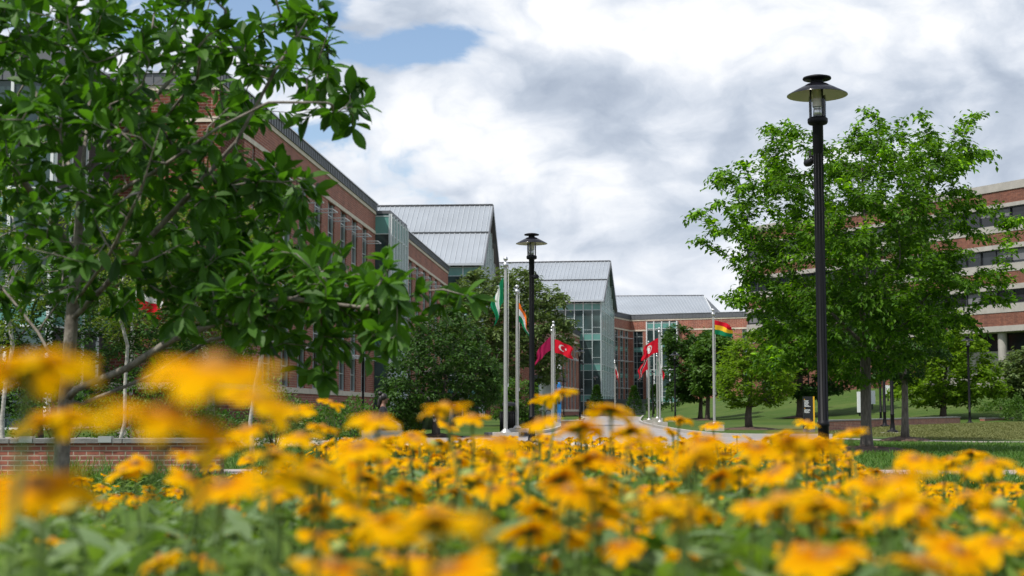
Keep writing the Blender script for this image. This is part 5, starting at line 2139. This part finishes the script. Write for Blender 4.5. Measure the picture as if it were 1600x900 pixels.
Bn = [(0, 1), (1, 2), (2, 3), (3, 4), (4, 5), (5, 6), (2, 7), (7, 8), (8, 9), (9, 10), (2, 11), (11, 12), (12, 13), (13, 14), (0, 15), (15, 16), (16, 17), (17, 18), (18, 19), (0, 20), (20, 21), (21, 22), (22, 23), (23, 24)]
skin_body('body', J, Bn, 0, 'skin', pr)
# clothing as a slightly larger skin over torso, arms and legs
Jt = [((0.0, 0, 0.46), (.165, .135)), ((0.02, 0, 0.66), (.155, .125)), ((0.03, 0, 0.84), (.175, .12)), ((0.02, 0, 0.94), (.085, .085)), ((0.03, .17, .87), .066), ((0.10, .22, .64), .056), ((0.25, .165, .56), .047),
      ((0.03, -.17, .87), .066), ((0.10, -.22, .64), .056), ((0.25, -.165, .56), .047)]
skin_body('top', Jt, [(0, 1), (1, 2), (2, 3), (2, 4), (4, 5), (5, 6), (2, 7), (7, 8), (8, 9)], 0, 'dark_cloth', pr)
Jl = [((0.0, 0, 0.455), (.155, .125)), ((0.05, .09, .46), .1), ((0.42, .11, .47), .075), ((0.40, .11, .12), .055), ((0.05, -.09, .46), .1), ((0.42, -.11, .47), .075), ((0.44, -.11, .12), .055)]
skin_body('trousers', Jl, [(0, 1), (1, 2), (2, 3), (0, 4), (4, 5), (5, 6)], 0, 'grey_cloth', pr)
hb = MB().m('hair')
hb.smooth = True


def ellipsoid(b, c, r, ns=14, nr=10, cut=None):
    vs, fs = [], []
    for i in range(nr + 1):
        p = math.pi * i / nr
        for k in range(ns):
            t = 2 * math.pi * k / ns
            vs.append((c[0] + r[0] * math.sin(p) * math.cos(t), c[1] + r[1] * math.sin(p) * math.sin(t), c[2] + r[2] * math.cos(p)))
    for i in range(nr):
        for k in range(ns):
            fs.append((i * ns + k, (i + 1) * ns + k, (i + 1) * ns + (k + 1) % ns, i * ns + (k + 1) % ns))
    b.add(vs, fs, True)


ellipsoid(hb, (0.035, 0, 1.145), (.088, .088, .098))
ellipsoid(hb, (-0.035, 0, 1.10), (.06, .075, .10))
ellipsoid(hb, (-0.05, 0, 1.235), (.06, .06, .055))
ellipsoid(hb, (-0.075, 0, 1.0), (.045, .06, .14))
hb.build('hair', pr)
fbm = MB().m('skin')
ellipsoid(fbm, (0.142, 0, 1.095), (.018, .014, .022), 8, 6)
ellipsoid(fbm, (0.118, 0, 1.05), (.022, .028, .012), 8, 6)
ellipsoid(fbm, (0.10, 0, 1.02), (.03, .032, .025), 8, 6)
fbm.m('hair')
for s_ in (-1, 1):
    ellipsoid(fbm, (0.118, .032 * s_, 1.115), (.010, .012, .007), 8, 6)
fbm.build('face', pr)
# ================================================================ the flower bed
rs = np.random.RandomState(11)


def bed_h(px, Y):
    """height the plants reach at this place of the bed"""
    side = max(0.0, min(1.0, (520 - px) / 260.0, 1)) if px < 520 else max(0.0, min(1.0, (px - 1290) / 100.0))
    far_c = 0.68 - 0.018 * max(0, Y - 4) - 0.018 * max(0, Y - 9)
    far_s = 0.67 - 0.060 * max(0, Y - 2.6)
    return max(0.2, far_c * (1 - side) + far_s * side)


LANCE = leaf_tpl(0.27, 0.35, 0.30, 4, lambda t: math.sin(math.pi * min(1, t ** 0.85)) ** 0.9)


def head_parts(seed, hv, tilt, bud=False):
    r = np.random.RandomState(seed)
    a = r.uniform(0, 6.28)
    ax = Vector((math.cos(a), math.sin(a), 0))
    Rm = Matrix.Rotation(tilt, 3, ax)
    lean = Vector((r.uniform(-.05, .05), r.uniform(-.05, .05), 0))
    top = Vector((0, 0, hv)) + lean * 0
    T = lambda p: top + Rm @ Vector(p)
    # petals
    pv, pf, al = [], [], []
    n_ = r.randint(10, 15)
    Lp = r.uniform(.030, .038)
    for k in range(n_):
        t0 = 2 * math.pi * k / n_ + r.uniform(-.12, .12)
        L1 = Lp * r.uniform(.85, 1.1)
        dr_ = r.uniform(.15, .7)
        wv = r.uniform(.0068, .0088)
        tw = r.uniform(-.25, .25)
        base = len(pv)
        for i in range(6):
            t = i / 5
            w = wv * (0.45 + 1.25 * t - 0.2 * t * t) if t < .8 else wv * (1.3 - (t - .8) * 4.2)
            rr = .007 + L1 * t
            z = .002 + L1 * (0.22 * t - dr_ * t * t)
            for s in (-1, 0, 1):
                x, y = rr, s * w
                zz_ = z - abs(s) * .0018 + s * tw * w
                pv.append(T((x * math.cos(t0) - y * math.sin(t0), x * math.sin(t0) + y * math.cos(t0), zz_)))
                al.append(t)
        for i in range(5):
            q = base + i * 3
            pf += [(q, q + 3, q + 4, q + 1), (q + 1, q + 4, q + 5, q + 2)]
    # eye
    e = MB().m('flower_eye')
    vs, fs = [], []
    for i in range(6):
        p = i / 5 * math.pi / 2
        for k in range(12):
            t = 2 * math.pi * k / 12
            vs.append(T((  .0105 * math.cos(p) * math.cos(t), .0105 * math.cos(p) * math.sin(t), .001 + .008 * math.sin(p))))
    for i in range(5):
        for k in range(12):
            fs.append((i * 12 + k, i * 12 + (k + 1) % 12, (i + 1) * 12 + (k + 1) % 12, (i + 1) * 12 + k))
    e.add(vs, fs, True)
    # stem, calyx and leaves
    st = MB().m('stem_green')
    pts = [Vector((lean.x * 2 * math.sin(t * 3.14), lean.y * 2 * math.sin(t * 3.14), hv * t)) for t in np.linspace(0, .97, 6)]
    pts.append(T((0, 0, -.001)))
    st.tube([Vector((p[0], p[1], p[2])) for p in pts], [.0034, .0032, .003, .0028, .0026, .0026, .0036], 6)
    vs, fs = [], []
    m = 9
    for k in range(m):
        t = 2 * math.pi * k / m
        c, s = math.cos(t), math.sin(t)
        b_ = len(vs)
        vs += [T((.002 * c - .004 * -s, .002 * s - .004 * c, -.003)), T((.002 * c + .004 * -s, .002 * s + .004 * c, -.003)), T((.013 * c, .013 * s, -.001)), T((.020 * c, .020 * s, -.006))]
        fs += [(b_, b_ + 1, b_ + 2), (b_, b_ + 2, b_ + 3)]
    st.add(vs, fs)
    nl = r.randint(5, 8)
    ps, ds, us, zs = [], [], [], []
    for k in range(nl):
        t = .10 + .68 * k / nl + r.uniform(-.03, .03)
        an = r.uniform(0, 6.28)
        ps.append((lean.x * 2 * math.sin(t * 3.14), lean.y * 2 * math.sin(t * 3.14), hv * t))
        ds.append((math.cos(an), math.sin(an), r.uniform(.15, .9)))
        us.append((r.normal(0, .2), r.normal(0, .2), 1))
        zs.append(r.uniform(.075, .13) * (1.1 - .5 * t))
    V, Lp_ = put_leaves(LANCE, ps, ds, us, zs)
    st.m('bed_leaf' if r.rand() < .6 else 'bed_leaf_grey')
    st.add([tuple(v) for v in V], [tuple(q) for q in Lp_.reshape(-1, 4)], True)
    if bud:
        bb = MB().m('bud_green')
        vs, fs = [], []
        for i in range(9):
            p = -math.pi / 2 + i / 8 * math.pi
            for k in range(12):
                t = 2 * math.pi * k / 12
                q = .0125 * (1 + .10 * math.cos(6 * t))
                vs.append(T((q * math.cos(p) * math.cos(t), q * math.cos(p) * math.sin(t), .008 + .011 * math.sin(p))))
        for i in range(8):
            for k in range(12):
                fs.append((i * 12 + k, i * 12 + (k + 1) % 12, (i + 1) * 12 + (k + 1) % 12, (i + 1) * 12 + k))
        bb.add(vs, fs, True)
        return None, bb, st
    pb = MB().m('petal')
    pb.add(pv, pf, True)
    pb.along = al
    return pb, e, st


def make_flower(seed, hv, tilt, bud=False):
    root = empty('black_eyed_susan' if not bud else 'flower_bud', (0, 0, -50))
    pb, e, st = head_parts(seed, hv, tilt, bud)
    if pb:
        po = pb.build('petals', root)
        at_ = po.data.attributes.new('along', 'FLOAT', 'POINT')
        at_.data.foreach_set('value', np.array(pb.along, np.float32))
        e.build('flower_eye', root)
    else:
        e.build('bud', root)
    st.build('stem', root)
    return root


HV = [.82, .72, .64, .56, .46]
protos = {}
used = set()


def place(px, Y, h, lab, group, rz, bud=False, size=1.0, bx=None):
    k = int(np.argmin([abs(math.log(h / q)) for q in HV]))
    key = (k, rs.randint(0, 4) if not bud else 9)
    if key not in protos:
        protos[key] = make_flower(300 + k * 10 + key[1], HV[k], rs.uniform(.04, .38), bud)
    pr_ = protos[key]
    o = pr_ if key not in used else copy_tree(pr_)
    used.add(key)
    o.location = ((X(px, Y) if bx is None else bx), Y, 0)
    o.rotation_euler = (0, 0, rz)
    s = h / HV[k]
    o.scale = (s * size, s * size, s)
    tag(o, lab, 'flower', group)
    return o


def hand(px, py, w, lab, rz):
    Y = 0.084 * F / w
    p = at(px, py, Y)
    return place(px, Y, p.z, lab, 'yellow flowers in the near bed', rz, bx=p.x)


HAND = [(48, 572, 205, 'large blurred yellow flower at the frame edge, rising highest above the brick wall'), (85, 655, 150, 'blurred yellow flower before the left end of the brick wall'),
        (338, 578, 235, 'tallest blurred yellow flower, tilted, against the thin branches'), (405, 628, 130, 'blurred yellow flower just under the tallest tilted one'), (262, 655, 235, 'wide blurred yellow flower hiding the middle of the brick wall'),
        (55, 762, 200, 'blurred yellow flower at the foot of the brick wall, by the frame edge'), (517, 629, 42, 'small single yellow flower in front of the brick building base'), (462, 641, 62, 'small yellow flower level with the stone edging'),
        (588, 656, 95, 'yellow flower hiding the lap of the seated person'), (695, 636, 85, 'yellow flower in front of the forked trunk'), (738, 652, 66, 'yellow flower just right of the forked trunk'), (843, 660, 78, 'yellow flower crossing the second lamp post'), (872, 616, 58, 'tall yellow flower before the blue emergency post'), (852, 623, 46, 'side turned yellow flower beside the blue emergency post'),
        (955, 641, 78, 'yellow flower in front of the grey retaining wall'), (905, 668, 90, 'broad yellow flower before the brick pier'), (985, 672, 80, 'yellow flower below the grey retaining wall'), (690, 815, 215, 'biggest blurred yellow flower near the lower frame edge'), (625, 835, 150, 'blurred yellow flower touching the biggest one'), (492, 748, 170, 'wide blurred yellow flower facing up, near the centre of the bed'),
        (1255, 690, 130, 'big yellow flower in front of the foot of the tallest lamp post'), (1262, 660, 46, 'small yellow flower in front of the map sign'), (1328, 675, 62, 'yellow flower before the low brick wall, beside the tall lamp post'), (1395, 752, 150, 'broad blurred yellow flower before the near concrete path'),
        (1420, 717, 58, 'small yellow flower against the shaded grass, near the elm mulch'), (1480, 722, 52, 'small yellow flower against the shaded grass, middle of a loose row'), (1520, 709, 54, 'small yellow flower standing highest over the near concrete path'), (1548, 724, 80, 'yellow flower overlapping the near concrete path'),
        (1100, 688, 66, 'yellow flower in front of the drive bend'), (1062, 655, 50, 'tall yellow flower left of the striped flag pole'), (1112, 664, 44, 'small yellow flower at the foot of the striped flag pole'), (1010, 690, 110, 'wide yellow flower where the drive meets the bed'), (935, 822, 95, 'bright yellow flower half way down the middle of the bed'), (1180, 790, 95, 'yellow flower under the drive bend, mid bed'),
        (1290, 868, 150, 'blurred yellow flower at the lower frame edge under the tall lamp'), (520, 886, 150, 'blurred yellow flower cut by the lower frame edge, left of the biggest'), (700, 892, 160, 'blurred yellow flower cut by the lower frame edge, below the biggest'), (1440, 880, 140, 'blurred yellow flower cut by the lower frame edge under the near path'),
        (430, 710, 105, 'yellow flower right of the brick wall end'), (560, 700, 100, 'yellow flower a little left of the seated person'), (650, 690, 80, 'yellow flower below the forked trunk'), (780, 690, 95, 'yellow flower at the foot of the nearest flagpole'), (1180, 700, 85, 'yellow flower at the bright end of the drive'), (1390, 800, 120, 'yellow flower under the broad blurred one'), (1060, 800, 120, 'blurred yellow flower mid bed under the glass gable'),
        (830, 830, 110, 'yellow flower directly right of the biggest one'), (1560, 850, 120, 'yellow flower at the lower corner of the frame'), (1250, 780, 100, 'yellow flower straight below the tallest lamp post'), (950, 720, 90, 'yellow flower under the grey retaining wall, second row'), (350, 760, 120, 'blurred yellow flower below the brick wall end'), (385, 672, 90, 'yellow flower hiding the end of the brick wall'), (352, 700, 100, 'yellow flower before the coping at the brick wall end'),
        (300, 712, 80, 'yellow flower before the right part of the brick wall'), (470, 682, 85, 'yellow flower in front of the low stone edging'), (505, 668, 60, 'smaller yellow flower over the low stone edging')]
for i, (px, py, w, lab) in enumerate(HAND):
    hand(px, py, w, lab, rs.uniform(0, 6.28))
# the rest: nearest ones individuals, the far ones one mass
cand = []
while len(cand) < 2700:
    Y = math.sqrt(rs.uniform(1.25 ** 2, 14.0 ** 2))
    px = rs.uniform(-120, 1720)
    dens = 1.0
    if px < 480:
        dens = 0.32
    if px > 1400 and Y > 6:
        dens = .45
    if Y > 5.5:
        dens *= .68
    if bed_h(px, Y) < .3:
        dens *= .15
    if rs.rand() > dens:
        continue
    h = bed_h(px, Y) * rs.uniform(.88, 1.13) + rs.normal(0, .015)
    q = CH - h
    if q * F / Y > 290:
        continue
    cand.append((Y, px, h))
cand.sort()
for Y, px, h in cand[:230]:
    bud = rs.rand() < .14
    if bud:
        place(px, Y, h, 'pale green unopened bud among the yellow flowers', 'unopened buds in the bed', rs.uniform(0, 6.28), True)
    else:
        place(px, Y, h, 'medium sized yellow flower, one of many crowding the bed', 'yellow flowers crowding the bed', rs.uniform(0, 6.28), False, rs.uniform(.64, .9))
# farther heads, past the three hundred nearest
far = MB()
alongs = []
hp = [head_parts(900 + i, 0.0, rs.uniform(.05, .6)) for i in range(6)]
for Y, px, h in cand[230:]:
    pb, e, st = hp[rs.randint(6)]
    a = rs.uniform(0, 6.28)
    s = rs.uniform(.64, .9)
    ca, sa = math.cos(a) * s, math.sin(a) * s
    x0 = X(px, Y)
    far.m('petal')
    far.add([(x0 + v[0] * ca - v[1] * sa, Y + v[0] * sa + v[1] * ca, h + v[2] * s) for v in pb.v], pb.f, True)
    alongs += pb.along
    far.m('flower_eye')
    far.add([(x0 + v[0] * ca - v[1] * sa, Y + v[0] * sa + v[1] * ca, h + v[2] * s) for v in e.v], e.f, True)
    alongs += [0.0] * len(e.v)
    far.m('stem_green')
    far.tube([(x0, Y, 0), (x0 + .01, Y, h * .6), (x0, Y, h)], .003, 4, caps=False)
    alongs += [0.0] * 12
fo = far.build('distant_flowers')
at_ = fo.data.attributes.new('along', 'FLOAT', 'POINT')
at_.data.foreach_set('value', np.array(alongs, np.float32))
tag(fo, 'small yellow flowers massed in the far part of the bed', 'flowers', kind='stuff')

# leafy undergrowth of the bed
for nm, m_, cnt in (('bed_foliage', 'bed_leaf', 18000), ('grey_foliage', 'bed_leaf_grey', 9000)):
    ps, ds, us, zs = [], [], [], []
    while len(ps) < cnt:
        Y = math.sqrt(rs.uniform(0.9 ** 2, 14.5 ** 2)) if rs.rand() < .55 else rs.uniform(.9, 6)
        px = rs.uniform(-180, 1780)
        H = bed_h(px, Y)
        if H < .27 and rs.rand() < .6:
            continue
        z = H * (rs.rand() ** .5) * .95
        if z < (CH - .118 * Y) - .12:
            continue
        a = rs.uniform(0, 6.28)
        ps.append((X(px, Y), Y, z))
        ds.append((math.cos(a), math.sin(a), rs.uniform(-.2, 1.1)))
        us.append((rs.normal(0, .35), rs.normal(0, .35), 1))
        zs.append(rs.uniform(.06, .125) * (1 if Y > 2 else .85))
    V, L = put_leaves(LANCE, ps, ds, us, zs)
    o = mesh_np(nm, V, L, 4, [m_], smooth=True)
    tag(o, 'dense ' + ('green' if m_ == 'bed_leaf' else 'grey green') + ' hairy leaves under the yellow flowers', 'foliage', kind='stuff')
# upright stems between them
cnt = 5200
Y = np.sqrt(rs.uniform(1.2 ** 2, 14 ** 2, cnt))
px = rs.uniform(-150, 1750, cnt)
pos = np.array([(X(a, b), b, 0) for a, b in zip(px, Y)])
V, L = blades(pos, np.array([bed_h(a, b) * rs.uniform(.7, 1.02) for a, b in zip(px, Y)]), rs, .009, .12, .12)
o = mesh_np('bed_stems', V, L, 4, ['stem_green'])
tag(o, 'thin upright green stems in the flower bed', 'foliage', kind='stuff')

# ---------------------------------------------------------------- grass
def lawn_blades(name, n_, Y0, Y1, h0, h1, wid, label, pxr=(-60, 1660), ok=None, m='grass_blade'):
    out = []
    while len(out) < n_:
        Y = math.sqrt(rs.uniform(Y0 ** 2, Y1 ** 2)) if rs.rand() < .6 else rs.uniform(Y0, Y1)
        px = rs.uniform(*pxr)
        x = X(px, Y)
        if ok and not ok(px, x, Y):
            continue
        out.append((x, Y, float(terrain(x, Y)) - .01))
    pos = np.array(out)
    sc = 0.7 + pos[:, 1] / Y1 * .6
    V, L = blades(pos, rs.uniform(h0, h1, n_), rs, wid * sc, .7, .8)
    o = mesh_np(name, V, L, 4, [m])
    tag(o, label, 'grass', kind='stuff')


def near_ok(px, x, Y):
    if 18.4 < Y < 20.6:
        return False
    if Y > 32.5 and px < 1310:
        return False
    return bed_h(px, Y) < .45 or Y > 13.5


lawn_blades('lawn_grass', 60000, 9.5, 36, .05, .13, .012, 'mown green grass between the flower bed and the paths', ok=near_ok)
lawn_blades('bank_grass', 34000, 40.5, 66, .04, .09, .022, 'mown olive grass on the lawn beyond the near trees', (1290, 1660), ok=lambda px, x, Y: Y > 45 or px > 1400, m='dry_blade')
for i, (px, Y, lab) in enumerate([(1448, 12.2, 'strappy grass tuft at the bed edge below the near path, first of the row'), (1478, 12.8, 'strappy grass tuft at the bed edge, below the small flower on shaded grass'), (1515, 12.4, 'strappy grass tuft below the highest small flower by the near path'), (1560, 12.0, 'strappy grass tuft by the near path towards the frame edge'), (1592, 12.6, 'strappy grass tuft cut by the frame edge'),
                                  (150, 14.5, 'long grass tuft before the brick wall, below its capped end'), (215, 15.5, 'long grass tuft before the middle of the brick wall'), (285, 14.5, 'long grass tuft before the brick wall near its far end'), (110, 15.5, 'long grass tuft nearest the frame edge before the brick wall')]):
    r_ = np.random.RandomState(700 + i)
    nn = 190
    a, r0 = r_.uniform(0, 6.28, nn), r_.rand(nn) ** .5 * .26
    V, L = blades(np.stack([np.cos(a) * r0, np.sin(a) * r0, np.zeros(nn)], 1), r_.uniform(.25, .52, nn), r_, .011, .7, 1.1)
    o = mesh_np('grass_tuft', V, L, 4, ['grass_blade'])
    o.location = (X(px, Y), Y, 0)
    tag(o, lab, 'grass tuft', 'long grass tufts round the bed')
for k_, p_ in protos.items():
    if k_ not in used:
        for c_ in list(p_.children):
            bpy.data.objects.remove(c_)
        bpy.data.objects.remove(p_)
